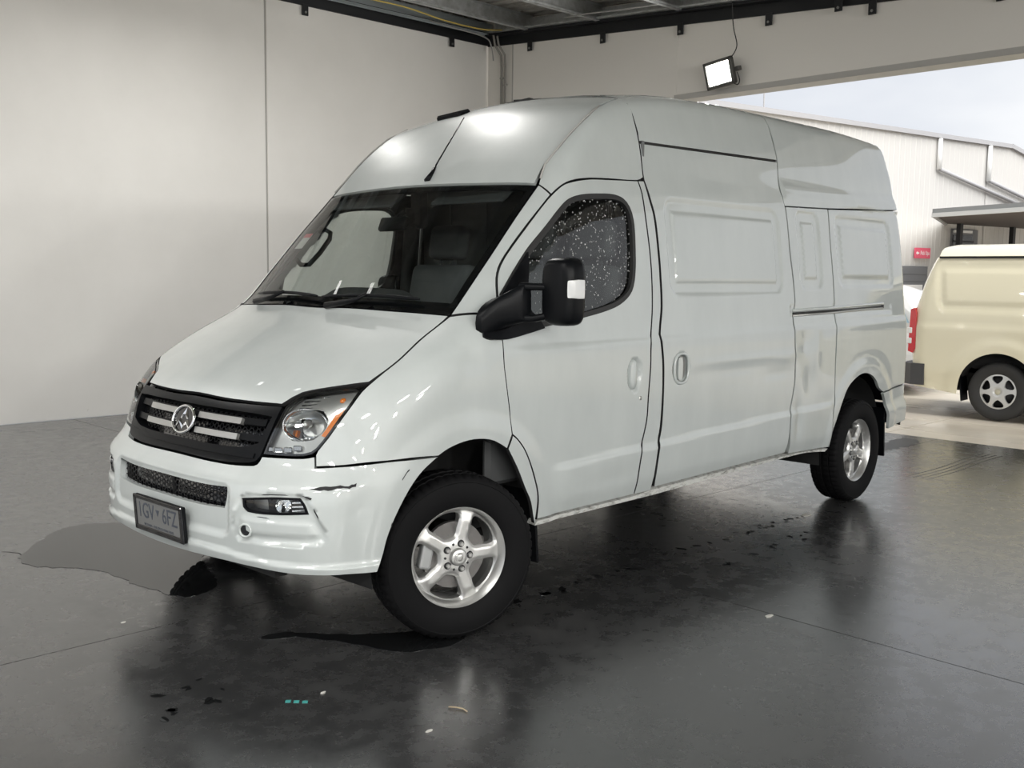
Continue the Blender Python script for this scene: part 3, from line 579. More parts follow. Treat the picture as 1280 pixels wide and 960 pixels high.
# floor slabs, separated by sawn joints
fl = room_obj('floor', B(((U0+U1)/2, VR/2, -.06), (U1-U0, -VR, .08)) if False else B((((U0+U1)/2, VR/2, -.06), (U1-U0, -VR, .08))), UNDER)
tag(fl, kind='structure')
us = [U0, -5.0, .06, U1]; vs_ = [0, -6.55, -13.0, VR]
for i in range(3):
    for j in range(3):
        a, c_, d, e = us[i]+.003, us[i+1]-.003, vs_[j+1]+.003, vs_[j]-.003
        room_obj('floor_slab', B((((a+c_)/2, (d+e)/2, -.01), (c_-a, e-d, .02))), FLOOR, fl)
ap = room_obj('ground_apron', B(((30.0, -12, -.07), (48.2, 70, .08))), UNDER); tag(ap, kind='structure')
for i, (a, c_) in enumerate(((U1+.01, 9.0), (9.0, 15.0), (15.0, 54.0))):
    for (d, e) in ((-47, -6.0), (-6.0, 23.0)):
        room_obj('concrete_bay', B((((a+c_)/2, (d+e)/2, -.02), (c_-a-.012, e-d-.012, .03))), APRON, ap)
fy = room_obj('ground_forecourt', B(((U0-16.0, -10, -.03), (31.9, 60, .05))), APRON); tag(fy, kind='structure')
# left wall: tilt-up panels with a sealed joint
wl = room_obj('wall_left', B((((U0+U1)/2, .16, 2.5), (U1-U0+.3, .12, 5.0))), BACKW); tag(wl, kind='structure')
pu = [U0, -4.6, 2.40, U1]
for i in range(3):
    a, c_ = pu[i]+.012, pu[i+1]-.012
    room_obj('wall_panel', B((((a+c_)/2, .05, 2.5), (c_-a, .10, 5.0), None, .006)), WALLP, wl)
for u in pu[1:3]: room_obj('joint_sealant', B(((u, .06, 2.5), (.024, .09, 5.0))), SEAL, wl)
# back wall: pier at the corner and the deep lintel over the doorway
VJ, VE, ZL = -3.25, -16.5, 3.60
wb = room_obj('wall_back', B(((U1+.11, (-.5+VJ)/2, 2.5), (.20, -VJ-.5, 5.0), None, .006), ((U1+.11, -.24, 2.5), (.18, .5, 5.0), None, .01)), BACKW); tag(wb, kind='structure')
bm = bmesh.new()
prism(bm, [(VJ, ZL), (VJ, 5.0), (VE, 5.0), (VE, ZL)], U1+.01, U1+.21, lambda u, v, d: (d, u, v))
lt = room_obj('lintel', bm, BACKW, wb)
room_obj('lintel_edge_angle', B(((U1-.01, (VJ+VE)/2, ZL+.022), (.05, VE-VJ if VE > VJ else VJ-VE, .045)), ((U1+.1, (VJ+VE)/2, ZL-.008), (.26, VJ-VE, .016))), mat('edge_angle', (.42, .41, .39), .6), wb)
room_obj('jamb', B(((U1+.1, VJ-.01, ZL/2), (.24, .03, ZL))), BACKW, wb)
room_obj('wall_pier', B(((U1+.11, VE-1.2, 2.5), (.20, 2.4, 5.0))), BACKW, wb)
# right wall with a second bay beyond
wr = room_obj('wall_right', B((((U0+U1)/2, VR-.1, 2.5), (U1-U0, .2, 5.0))), WALLP); tag(wr, kind='structure')
# roof deck: folded sheet
bm = bmesh.new(); prof = []
u = U0-.3
while u < U1+.25:
    prof += [(u, 0), (u+.05, 0), (u+.07, .028), (u+.13, .028), (u+.15, 0)]; u += .20
rows = [[bm.verts.new((pu_, v, ceil_z(v)+dz)) for pu_, dz in prof] for v in (.2, VR-.2)]
rows2 = [[bm.verts.new((pu_, v, ceil_z(v)+dz+.06)) for pu_, dz in prof] for v in (.2, VR-.2)]
for k in range(len(prof)-1):
    bm.faces.new((rows[0][k], rows[0][k+1], rows[1][k+1], rows[1][k])); bm.faces.new((rows2[0][k], rows2[1][k], rows2[1][k+1], rows2[0][k+1]))
ce = room_obj('ceiling', bm, DECK); tag(ce, kind='structure')
# purlins: galvanised channels running into the depth
v = -.87; 
while v > VR+.4:
    z = ceil_z(v)
    bm = B((((U0+U1)/2, v, z-.10), (U1-U0, .006, .20)), (((U0+U1)/2, v-.03, z-.197), (U1-U0, .065, .006)), (((U0+U1)/2, v-.03, z-.004), (U1-U0, .065, .006)), (((U0+U1)/2, v-.06, z-.185), (U1-U0, .005, .03)))
    o = room_obj('roof_purlin', bm, GALV, ce); v -= 1.235
room_obj('wall_channel', B((((U0+U1)/2, -.09, 4.86), (U1-U0, .02, .17)), (((U0+U1)/2, -.13, 4.785), (U1-U0, .10, .008))), mat('painted_channel', (.40, .45, .47), .5, .3), ce)
# cross member seen near the corner
bm = bmesh.new(); pr_ = [(U1-.20, -.28), (U1-.02, -.28), (U1-.02, -.12), (U1-.04, -.12), (U1-.04, -.26), (U1-.20, -.26)]
ra = [[bm.verts.new((u, v, ceil_z(v)+z+.10)) for u, z in pr_] for v in (-.2, VR+2.4)]
for k in range(6): bm.faces.new((ra[0][k], ra[0][(k+1) % 6], ra[1][(k+1) % 6], ra[1][k]))
bm.faces.new(ra[0]); bm.faces.new(ra[1][::-1]); bmesh.ops.recalc_face_normals(bm, faces=bm.faces[:]); room_obj('eave_channel', bm, GALV, ce)
# black angles along the tops of the walls and their clips
aL = room_obj('trim_1', B((((U0+U1)/2, -.015, 4.735), (U1-U0, .022, .13)), (((U0+U1)/2, -.07, 4.80), (U1-U0, .13, .02))), STEEL); tag(aL, kind='structure')
bm = bmesh.new()
for (p0, p1) in ((-.05, -.03), (-.15, -.0)):
    pass
zz = lambda v: 4.655+.067*v
vs2 = [(-.03), (VR+2.4)]
for (d0, d1, z0, z1) in ((-.022, .0, 0, .14), (-.14, .0, .12, .145)):
    A = [bm.verts.new((U1+d, v, zz(v)+z)) for v in vs2 for d, z in ((d0, z0), (d1, z0), (d1, z1), (d0, z1))]
    for k in range(4): bm.faces.new((A[k], A[(k+1) % 4], A[4+(k+1) % 4], A[4+k]))
    bm.faces.new(A[:4][::-1]); bm.faces.new(A[4:])
bmesh.ops.recalc_face_normals(bm, faces=bm.faces[:])
aB = room_obj('trim_2', bm, STEEL); tag(aB, kind='structure')
HOLE = mat('bolt_steel', (.30, .30, .29), .4, .8)
def clip(par, M):
    o = room_obj('wall_clip', B(((0, 0, -.045), (.085, .014, .13), None, .003)), STEEL, par); o.matrix_parent_inverse = Matrix(); o.matrix_local = M
    bm = bmesh.new(); lathe(bm, [(0, -.012), (.014, -.012), (.014, 0)], 8)
    c2 = room_obj('bolt', bm, HOLE, o); c2.location = (0, -.007, -.075)
for u in (-5.6, -2.6, .6, 2.92, 5.21): clip(aL, Matrix.Translation((u, -.03, 4.665)))
for v in (-.86, -2.13, -3.31, -4.48, -5.66, -6.9, -8.1, -9.3, -10.5): clip(aB, Matrix.Translation((U1-.03, v, zz(v)-.005)) @ Matrix.Rotation(R(-90), 4, 'Z'))
clip(aB, Matrix.Translation((U1-.10, -5.33, zz(-5.33)+.045)) @ Matrix.Rotation(R(-90), 4, 'Z'))
# conduits in the corner
for k, (v, r_, lab) in enumerate(((-.315, .017, 'thin grey conduit nearest the corner, on the back wall'), (-.385, .014, 'thin grey conduit right of its twin in the corner'))):
    bm = bmesh.new(); tube(bm, [(U1-.022, v, 0), (U1-.022, v, 4.35), (U1-.03, v+.004, 4.5), (U1-.12, v+.03, 4.62), (U1-.16, v+.02, 4.75-.02*k)], r_, 8)
    o = room_obj('conduit', bm, mat('conduit_grey', (.24, .23, .21), .6), None, True); tag(o, lab, 'pipe', 'conduits in the hall corner')
    for z in (.9, 2.2, 3.3-.2*k, 4.2-.1*k):
        room_obj('saddle', B(((U1-.014, v, z), (.028, .07, .022), None, .004)), SEAL, o).matrix_parent_inverse = ROOM.inverted() if False else Matrix()
room_obj('joint_sealant', B(((U1+.009, -.5, 2.5), (.006, .02, 5.0))), SEAL, wb)
def cable(name, pts, r_, m, lab):
    bm = bmesh.new(); P = [Vector(p) for p in pts]; Q = []
    for i in range(len(P)-1):
        p0, p1, p2, p3 = P[max(i-1, 0)], P[i], P[i+1], P[min(i+2, len(P)-1)]
        for k in range(8):
            t = k/8; Q.append(.5*((2*p1)+(p2-p0)*t+(2*p0-5*p1+4*p2-p3)*t*t+(3*p1-p0-3*p2+p3)*t**3))
    Q.append(P[-1]); tube(bm, Q, r_, 6)
    return tag(room_obj(name, bm, m, None, True), lab, 'cable')
YEL = mat('yellow_cable', (.55, .42, .10), .5); GREYC = mat('grey_cable', (.30, .30, .29), .5); BLKC = mat('black_cable', (.012, .012, .012), .5)
cable('cable', [(3.2, -.55, 4.745), (3.9, -.62, 4.74), (4.7, -.52, 4.72), (5.35, -.46, 4.74), (5.66, -.52, 4.77)], .009, YEL, 'yellow cable draped under the roof near the hall corner')
cable('cable', [(5.68, -.34, 4.40), (5.66, -.32, 4.58), (5.5, -.35, 4.68), (4.9, -.32, 4.72), (4.6, -.3, 4.745)], .009, GREYC, 'grey cable looping out of the conduits in the corner')
cable('cable', [(5.3, -2.0, 4.625), (5.2, -2.4, 4.585), (5.25, -2.9, 4.56), (5.3, -3.4, 4.545)], .008, GREYC, 'pale cable sagging between two purlins over the lintel')

# ---------------------------------------------------------------- floodlights
LEDG = mat('led_panel', (1, 1, 1), .3, emit=(1, .99, .96), es=8)
CASE = mat('lamp_case', (.07, .068, .062), .5, .2)
LEDS = mat('led_panel_dim', (1, 1, 1), .3, emit=(1, .99, .96), es=2)
def floodlight(M, label, group, watts, size=.30):
    e = empty('floodlight'); e.matrix_world = ROOM @ M; tag(e, label, 'lamp', group)
    s = size
    # local: faces -Y; frame around the lens
    bm = bmesh.new()
    for c_, d in (((0, 0, .5*s*.80-.02), (s, .05, .04)), ((0, 0, -.5*s*.80+.02), (s, .05, .04)), ((.5*s-.02, 0, 0), (.04, .05, s*.80)), ((-.5*s+.02, 0, 0), (.04, .05, s*.80))): box(bm, c_, d, None, .006)
    obj('frame', bm, CASE, e)
    bm = B(((0, .03, 0), (s*.96, .05, s*.76), None, .01))
    for k in range(7): box(bm, (-s*.36+k*s*.12, .07, 0), (.008, .05, s*.6))
    obj('housing', bm, CASE, e)
    obj('lens', B(((0, -.006, 0), (s-.075, .012, s*.80-.075))), LEDG if watts > 1 else LEDS, e)
    bm = bmesh.new(); tube(bm, [(-.5*s-.008, .02, 0), (-.5*s-.012, .13, 0), (.5*s+.012, .13, 0), (.5*s+.008, .02, 0)], .009, 6)
    box(bm, (.5*s+.03, .05, 0), (.05, .06, .05), None, .006)
    obj('bracket', bm, CASE, e)
    ld = bpy.data.lights.new('flood', 'AREA'); ld.shape = 'RECTANGLE'; ld.size = s-.08; ld.size_y = s*.8-.08; ld.energy = watts; ld.color = (1, .985, .95)
    lo = bpy.data.objects.new('flood', ld); C.objects.link(lo); lo.parent = e
    lo.location = (0, -.02, 0); lo.rotation_euler = (R(-90), 0, 0)
    return e
def aim(pos, yaw_, pitch_, roll_=0):
    return Matrix.Translation(pos) @ Matrix.Rotation(yaw_, 4, 'Z') @ Matrix.Rotation(pitch_, 4, 'X') @ Matrix.Rotation(roll_, 4, 'Y')
floodlight(aim((5.72, -3.96, 3.785), R(-90), R(12), R(-7)), 'square LED floodlight shining on the lintel above the van', None, 60, .37)
cable('cable', [(5.74, -4.10, 3.95), (5.80, -4.12, 4.08), (5.76, -4.09, 4.3), (5.7, -4.1, 4.68)], .006, BLKC, 'thin black cable hanging down to the lintel floodlight')
cable('cable', [(5.75, -4.17, 3.78), (5.80, -4.17, 3.70), (5.82, -4.13, 3.66), (5.80, -4.06, 3.70)], .006, BLKC, 'short black lead looped behind the lintel floodlight')
for (u, v, z, wt, sz), lab in zip(LAMPS, ('large LED floodlight under the roof above the van', 'small LED floodlight under the roof before the van, the one nearer the left wall', 'small LED floodlight under the roof before the van, the one farther from the left wall', 'LED floodlight close to the left wall near the open front', 'LED floodlight close to the left wall beside the van')):
    floodlight(aim((u, v, z), R(0), R(90)), lab, None, wt, sz)
for (u, z, wt), lab in zip(WALL_FILLS, ('first', 'second', 'third', 'fourth')):  # added fill light from the side, out of view
    floodlight(aim((u, VR+.22, z), R(180), R(-2)), 'wide LED floodlight on the right wall, %s from the open front' % lab, 'floodlights on the right wall', wt, .6)
LEDB = mat('batten_diffuser', (1, 1, 1), .4, emit=(1, .99, .97), es=5)
for k, (u, v, wt) in enumerate(FILL_PANELS):  # glowing panels added as overhead fill, out of view
    e = empty('led_panel_light'); z = ceil_z(v)-.30; e.matrix_world = ROOM @ Matrix.Translation((u, v, z)); tag(e, 'white rectangular LED panel light under the roof behind the camera', 'lamp', 'LED panel lights behind the camera')
    obj('housing', B(((0, 0, .03), (1.0, .62, .06), None, .008)), WHITEP, e)
    obj('diffuser', B(((0, 0, -.008), (1.0-.05, .57, .02))), LEDB, e)
    bm = bmesh.new(); tube(bm, [(-.4, 0, .06), (-.4, 0, .26)], .006, 6); obj('hanger', bm, GALV, e); bm = bmesh.new(); tube(bm, [(.4, 0, .06), (.4, 0, .26)], .006, 6); obj('hanger', bm, GALV, e)
    ld = bpy.data.lights.new('batten', 'AREA'); ld.shape = 'RECTANGLE'; ld.size = .95; ld.size_y = .57; ld.energy = wt; ld.color = (1, .985, .955)
    lo = bpy.data.objects.new('batten', ld); C.objects.link(lo); lo.parent = e; lo.location = (0, 0, -.03)
# ================================================================ OUTSIDE
CLAD = mat('white_cladding', (.53, .52, .50), .5)
bump(CLAD, (lambda wv: wv)(None) if False else noise(CLAD, 3, 2).outputs[0], .02, .01)
BTRIM = mat('roof_trim', (.36, .36, .37), .5)
GREYD = mat('grey_door', (.14, .145, .155), .5)
SIGN = mat('pink_red_sign', (.72, .10, .17), .5)
WHITE = mat('sign_white', (.85, .85, .85), .5, emit=None)
bo = Vector((18.25, 9.02, 0)); BA = R(-12.52)
BM = Matrix.Translation(bo) @ Matrix.Rotation(BA, 4, 'Z')      # L along the wall, -y towards the yard
bld = empty('warehouse'); bld.matrix_world = BM; tag(bld, 'long white clad warehouse across the yard behind the cream van', 'building')
# cladding sheets between the downpipes, each with real ribs
def sheet(L0, L1, ztop0, ztop1):
    bm = bmesh.new(); x = L0; pr = []
    while x < L1-.05: pr += [(x, 0), (x+.14, 0), (x+.155, -.008), (x+.185, -.008), (x+.20, 0)]; x += .24
    pr.append((L1, 0)); lo = []; hi = []
    for (xx, yy) in pr:
        t = (xx-L0)/(L1-L0); lo.append(bm.verts.new((xx, yy, 0))); hi.append(bm.verts.new((xx, yy, ztop0+(ztop1-ztop0)*t)))
    for k in range(len(pr)-1): bm.faces.new((lo[k], lo[k+1], hi[k+1], hi[k]))
    return bm
for a, c_, z0, z1 in ((-14, -6, 5.5, 5.5), (-6, .0, 5.5, 5.5), (.0, 4.2, 5.5, 5.47), (4.2, 8.45, 5.47, 5.48), (8.45, 10.95, 5.48, 5.49), (10.95, 12.11, 5.49, 5.5), (12.11, 16.0, 5.5, 4.7)):
    o = obj('wall_sheet', sheet(a, c_, z0, z1), CLAD, bld)
obj('wall_core', B(((1, 1.2, 2.6), (29.5, 2.2, 5.2))), CLAD, bld)
obj('parapet_cap', B(((-1.0, .0, 5.50), (26.2, .20, .12))), BTRIM, bld)
obj('parapet_cap', B(((14.05, .0, 5.11), (3.96, .20, .12), (0, R(11.6), 0))), BTRIM, bld)
for (L, zb) in ((8.46, 4.58), (10.95, 4.40)):
    bm = bmesh.new(); tube(bm, [(L, -.09, 5.42), (L, -.09, zb)], .065, 8); obj('downpipe', bm, WHITEP, bld, True)
for (p0, p1) in (((8.5, -.10, 4.58), (12.9, -.10, 3.76)), ((10.95, -.10, 4.42), (14.0, -.10, 3.80))):
    bm = bmesh.new(); tube(bm, [p0, p1], .055, 8); obj('sloping_pipe', bm, BTRIM, bld, True)
# window under the canopy
wn = obj('window', B(((9.97, -.01, 1.9), (1.30, .10, 2.14))), GREYD, bld)
obj('pane', B(((9.85, -.07, 1.85), (.98, .02, 1.9))), mat('dark_pane', (.02, .022, .024), .15), wn)
obj('transom', B(((9.85, -.09, 2.62), (1.0, .03, .05))), STEEL, wn)
obj('blind_box', B(((9.80, -.09, 2.90), (.9, .05, .07))), WHITEP, wn)
rd = obj('roller_door', B(((6.9, -.03, .94), (2.6, .10, 1.88))), GREYD, bld)
for k in range(9): obj('slat', B(((6.9, -.085, .15+k*.2), (2.5, .02, .185), None, .006)), GREYD, rd)
# canopy over the entrance
cp = empty('entrance_canopy'); tag(cp, 'flat entrance canopy with grey fascia on the white warehouse', 'canopy')
A_, B_ = Vector((22.9, 5.82, 0)), Vector((20.0, .2, 0)); W1 = BM @ Vector((9.05, -.02, 0)); W2 = BM @ Vector((15.8, -.02, 0))
bm = bmesh.new(); quad = [A_, B_, Vector((29.5, -.6, 0)), W2, W1]
prism(bm, [(p.x, p.y) for p in quad], 3.10, 3.16, lambda u, v, d: (u, v, d)); obj('soffit', bm, mat('dark_soffit', (.075, .062, .055), .7), cp)
d_ = (B_-A_).normalized(); nn_ = Vector((d_.y, -d_.x, 0))
ang = math.atan2(d_.y, d_.x); mid = (A_+B_)/2; Lf = (B_-A_).length
obj('fascia', B(((mid.x, mid.y, 3.20), (Lf, .08, .11), (0, 0, ang))), mat('grey_fascia', (.17, .18, .185), .45), cp)
obj('gutter', B(((mid.x, mid.y, 3.10), (Lf, .12, .10), (0, 0, ang))), mat('grey_gutter', (.42, .43, .43), .45), cp)
d2 = (W1-A_); a2 = math.atan2(d2.y, d2.x); m2 = (A_+W1)/2
obj('gutter', B(((m2.x, m2.y, 3.11), (d2.length, .08, .10), (0, 0, a2))), mat('grey_gutter2', (.30, .31, .31), .45), cp)
for L in (9.22, 11.95):
    obj('post', B((tuple(BM @ Vector((L, -.35, 1.56))), (.13, .13, 3.12), (0, 0, BA))), STEEL, cp)
# Pick Ups sign
sg = obj('sign_board', B(((0, 0, 0), (.72, .03, .29), None, .004)), SIGN); sg.matrix_world = BM @ Matrix.Translation((7.94, -.06, 2.245))
tag(sg, 'small red sign with an arrow reading Pick Ups on the warehouse wall', 'sign')
TX = Matrix.Rotation(R(90), 4, 'X')
text_mesh('lettering', 'Pick Ups', .165, WHITE, Matrix.Translation((.10, -.017, 0)) @ TX, sg, .001, sx=.72)
bm = bmesh.new(); prism(bm, [(-.31, 0), (-.24, .055), (-.24, .02), (-.17, .02), (-.17, -.02), (-.24, -.02), (-.24, -.055)], -.018, -.0145, lambda u, v, d: (u, d, v)); obj('arrow', bm, WHITE, sg)
bn = obj('banner', B(((0, 0, 0), (1.3, .02, .42))), WHITE); bn.matrix_world = BM @ Matrix.Translation((7.25, -.14, 1.16)); tag(bn, 'white banner with a red arc low on the warehouse wall', 'sign')
bm = bmesh.new(); tube(bm, [(.10+.26*math.cos(a), -.014, -.16+.20*math.sin(a)) for a in [R(20+10*k) for k in range(15)]], .022, 6); obj('red_arc', bm, SIGN, bn)
bm = bmesh.new(); tube(bm, [(0, 0, 0), (0, 0, 9.2)], .035, 6); o = obj('antenna_mast', bm, BTRIM); o.location = (35.3, 17.6, -.005); tag(o, 'thin grey mast rising behind the warehouse roof', 'mast')
# far end of the yard: plain grey sheds close the view
o = obj('far_shed', B(((50, -8, 1.8), (6, 26, 3.6))), CLAD); tag(o, 'low pale shed closing the far side of the yard', 'building')
o.location = (0, 0, 0)

# ---------------------------------------------------------------- cream van
CREAM = mat('cream_paint', (.80, .75, .57), .35, 0, .8)
n, l, b = nodes(CREAM)
cv = empty('cream_van', (8.845, -.30, 0)); cv.rotation_euler = (0, 0, R(-90)); tag(cv, 'cream panel van parked outside the doorway with silver wheel covers', 'van')
# local: x = towards its front, y = depth (near flank at y=0, far flank at y=1.69), z up
YW = 1.69
def cz(s, z):
    f = .16*np.clip((z-1.02)/.80, 0, 2)**1.7
    f = f+.012*sst(1.00, 1.06, z)+.02*(1-sst(.30, .55, z))
    d = rrect(s, z, -.735, .95, 1.20, 1.735, .09, -.16); f = f+.014*(1-sst(-.02, .004, d)); d2 = d+.075; f = f-.012*(1-sst(-.02, .002, d2))
    d = np.hypot(s, z-.33); f = f-.016*(1-sst(.50, .60, d))
    d = np.hypot(s-2.57, z-.33); f = f-.016*(1-sst(.50, .60, d))
    f = f+.10*np.clip((-.80-s-.18*np.clip(1.2-z, -1, 0)-.0)/.20, 0, 1.2)**2.2
    f = f+.16*np.clip((s-2.9)/.7, 0, 1.2)**2
    return f
PROF = [(-.955, .62), (-.965, .75), (-.965, 1.05), (-.945, 1.22), (-.875, 1.5), (-.80, 1.72), (-.765, 1.80)]
side_out = [(-.955, .33, 1), *[(a, c_, 0) for a, c_ in PROF[:-1]], (-.765, 1.80, 1), (2.0, 1.815, 0), (2.55, 1.80, 1), (3.30, 1.10, 0), (3.62, .80, 0), (3.66, .33, 1), (3.02, .28, 1)]
side_out += [(2.57+.42*math.cos(R(a)), .33+.42*math.sin(R(a)), 0) for a in range(6, 180, 15)]
side_out += [(2.14, .28, 1), (.43, .28, 1)] + [(.42*math.cos(R(a)), .33+.42*math.sin(R(a)), 0) for a in range(6, 180, 15)] + [(-.43, .27, 1)]
lp = resample(ccw(spline(side_out, .03)), .03)
dwin = resample(ccw(spline([(1.45, 1.12, 1), (2.30, 1.12, 0), (3.05, 1.14, 1), (2.50, 1.68, 0), (1.45, 1.70, 1)], .04)), .04)
V2, T, nb = tri([lp, dwin], .035)
dep = cz(V2[:, 0], V2[:, 1])
for sgn in (0, 1):
    vs = [(a, d if not sgn else YW-d, c_) for (a, c_), d in zip(V2.tolist(), dep.tolist())]
    fs = T.tolist() if not sgn else T[:, ::-1].tolist()
    me = bpy.data.meshes.new('side_panel'); me.from_pydata(vs, [], fs); me.polygons.foreach_set('use_smooth', [True]*len(fs)); me.update()
    link('side_panel', me, CREAM, cv)
    gv, gt, _ = tri([dwin], .06); gd = cz(gv[:, 0], gv[:, 1])+.004
    me = bpy.data.meshes.new('cab_window'); me.from_pydata([(a, d if not sgn else YW-d, c_) for (a, c_), d in zip(gv.tolist(), gd.tolist())], [], gt.tolist() if not sgn else gt[:, ::-1].tolist()); me.update()
    link('cab_window', me, mat('cab_glass', (.03, .035, .035), .06), cv)
# tail, roof and nose skin between the two flanks
def skin(name, line, m, k=14, crown=0, push=0):
    bm = bmesh.new(); rows = []
    for (s_, z_) in line:
        d = float(cz(np.array(s_), np.array(z_))); row = []
        for j in range(k+1):
            t = j/k; q_ = 4*t*(1-t); ed = min(1, min(t, 1-t)*7); ed = 1-(1-ed)**2.5
            row.append(bm.verts.new((s_+push*(.55*ed+.45*q_), d+(YW-2*d)*t, z_+crown*(.55*ed+.45*q_))))
        rows.append(row)
    for i in range(len(rows)-1):
        for j in range(k): bm.faces.new((rows[i][j], rows[i][j+1], rows[i+1][j+1], rows[i+1][j]))
    bmesh.ops.recalc_face_normals(bm, faces=bm.faces[:])
    return obj(name, bm, m, cv, True)
tail = [(-.955, .33)]+PROF
skin('tailgate', tail, CREAM, 16, 0, -.09)
skin('roof', [(-.765, 1.80), (-.70, 1.812), (0, 1.815), (1, 1.815), (2.0, 1.815), (2.55, 1.80)], CREAM, 18, .15)
skin('windscreen', [(2.55, 1.80), (2.8, 1.57), (3.30, 1.10)], mat('van_glass', (.03, .035, .036), .06), 12, 0, .12)
skin('nose', [(3.30, 1.10), (3.62, .80), (3.66, .33)], CREAM, 12, 0, .12)
obj('roof_gutter', B(((.85, .155, 1.80), (3.2, .02, .022)), ((.85, YW-.155, 1.80), (3.2, .02, .022))), RUBBER, cv)
obj('underframe', B(((1.3, YW/2, .42), (4.2, 1.2, .26)), ((1.3, YW/2, .30), (3.4, .8, .14))), UNDER, cv)
obj('cargo_interior', B(((1.0, YW/2, 1.1), (3.2, 1.2, 1.2))), INNER, cv)
# rear bumper, wraps the corner
bm = bmesh.new()
prism(bm, [(-.80, -.012), (-.95, -.02), (-1.05, .06), (-1.10, .25), (-1.12, YW/2), (-1.10, YW-.25), (-1.05, YW-.06), (-.95, YW+.02), (-.80, YW+.012), (-.80, YW-.06), (-.93, YW-.10), (-.93, .10), (-.80, .06)], .34, .585, lambda u, v, d: (u, v, d))
rb = obj('rear_bumper', bm, mat('bumper_grey', (.055, .055, .058), .55), cv)
obj('bumper_step', B(((-1.07, YW/2, .46), (.13, 1.1, .03), None, .006)), BLACK, rb)
# tail lamps
for y in (0, 1):
    yy = .012 if not y else YW-.012
    bm = bmesh.new()
    sgn = 1 if not y else -1
    poly = [(-.985, .72), (-.975, 1.20), (-.935, 1.22), (-.905, 1.16), (-.90, .75), (-.93, .70)]
    prism(bm, poly, 0, .12, lambda u, v, d: (u-.03, yy+sgn*(d-.0)+sgn*.025, v)); tl = obj('tail_lamp', bm, REDP, cv)
    for z0 in (.80, .92): obj('clear_lens', B(((-1.005, yy+sgn*.06, z0+.04), (.055, .085, .065), None, .006)), WHITEP, tl)
# wheels with six-spoke covers
def cover_wheel(x, y, flip):
    wh = empty('wheel', (x, y, .325), cv, (0, 0, R(180) if flip else 0))
    bm = bmesh.new(); lathe(bm, [(.19, -.07), (.205, -.085), (.26, -.10), (.30, -.095), (.318, -.075), (.325, -.04), (.325, .06), (.30, .10), (.20, .085)], 56)
    obj('tyre', bm, mat('worn_tyre', (.028, .028, .028), .75), wh, True)
    bm = bmesh.new(); lathe(bm, [(0, -.03), (.195, -.03), (.195, .08)], 40); obj('rim', bm, DARKM, wh, True)
    outer = np.array([(.198*math.cos(a), .198*math.sin(a)) for a in np.linspace(0, 2*math.pi, 60, False)]); hs = []
    for k in range(6):
        a0 = R(30+60*k+4)
        pts = [(.095*math.cos(a0-R(9)), .095*math.sin(a0-R(9)), 0), (.168*math.cos(a0-R(20)), .168*math.sin(a0-R(20)), 0), (.176*math.cos(a0), .176*math.sin(a0), 0), (.168*math.cos(a0+R(20)), .168*math.sin(a0+R(20)), 0), (.095*math.cos(a0+R(9)), .095*math.sin(a0+R(9)), 0)]
        hs.append(ccw(spline(pts, .012)))
    V, T_, nb_ = tri([outer]+hs, .016); r_ = np.hypot(V[:, 0], V[:, 1]); h = -.098+.028*(r_/.2)**2+.02*(1-sst(.02, .06, r_))
    vv = [(a, c_, d) for (a, d), c_ in zip(V.tolist(), h.tolist())]; ff_ = T_.tolist(); s_ = 0
    for L in nb_:
        b0 = len(vv); vv += [(vv[s_+i][0], vv[s_+i][1]+.03, vv[s_+i][2]) for i in range(L)]
        ff_ += [[s_+i, s_+(i+1) % L, b0+(i+1) % L, b0+i] for i in range(L)]; s_ += L
    me = bpy.data.meshes.new('wheel_cover'); me.from_pydata(vv, [], ff_); me.update(); link('wheel_cover', me, SILVERP, wh)
    bm = bmesh.new(); lathe(bm, [(0, -.088), (.028, -.088), (.036, -.075)], 20); obj('centre_boss', bm, mat('boss', (.50, .48, .38), .4), wh, True)
for x in (0, 2.57):
    cover_wheel(x, .125, False); cover_wheel(x, YW-.125, True)
    for y0 in (.05, YW-.35):
        bm = bmesh.new(); ring = []
        for k in range(13):
            a = R(180*k/12); ring.append([bm.verts.new((x+.43*math.cos(a), yy_, .33+.43*math.sin(a))) for yy_ in (y0, y0+.30)])
        for k in range(12): bm.faces.new((ring[k][0], ring[k][1], ring[k+1][1], ring[k+1][0]))
        obj('arch_liner', bm, UNDER, cv, True)
obj('mud_flap', B(((-.40, .14, .34), (.015, .20, .30), (0, R(-6), 0))), BLACK, cv)
obj('mud_flap', B(((-.40, YW-.14, .34), (.015, .20, .30), (0, R(-6), 0))), BLACK, cv)

# ---------------------------------------------------------------- white hatchback behind it
HB = empty('white_hatchback', (10.55, 1.15, 0)); HB.rotation_euler = (0, 0, R(8)); tag(HB, 'white small car mostly hidden between the two vans', 'car')
# local: x depth (near flank x=0 .. 1.65), y along the car (rear at y=0, nose at y=3.9)
pr = [(.06, .30), (.0, .55), (.02, .85), (.10, 1.0), (.32, 1.32), (.60, 1.40), (1.6, 1.44), (2.2, 1.38), (2.85, .98), (3.6, .86), (3.88, .62), (3.86, .30)]
bm = bmesh.new(); k = 12; rows = []
for (y, z) in pr:
    tb = .16*max(0, (z-.9)/.5); row = []
    for j in range(k+1):
        t = j/k; row.append(bm.verts.new((tb+(1.65-2*tb)*t, y-.10*4*t*(1-t)*(1 if y < 1 else -1), z+(.05 if z > 1.2 else .01)*4*t*(1-t))))
    rows.append(row)
for i in range(len(rows)-1):
    for j in range(k): bm.faces.new((rows[i][j], rows[i][j+1], rows[i+1][j+1], rows[i+1][j]))
bm.faces.new([r_[0] for r_ in rows]); bm.faces.new([r_[k] for r_ in rows][::-1])
bmesh.ops.recalc_face_normals(bm, faces=bm.faces[:])
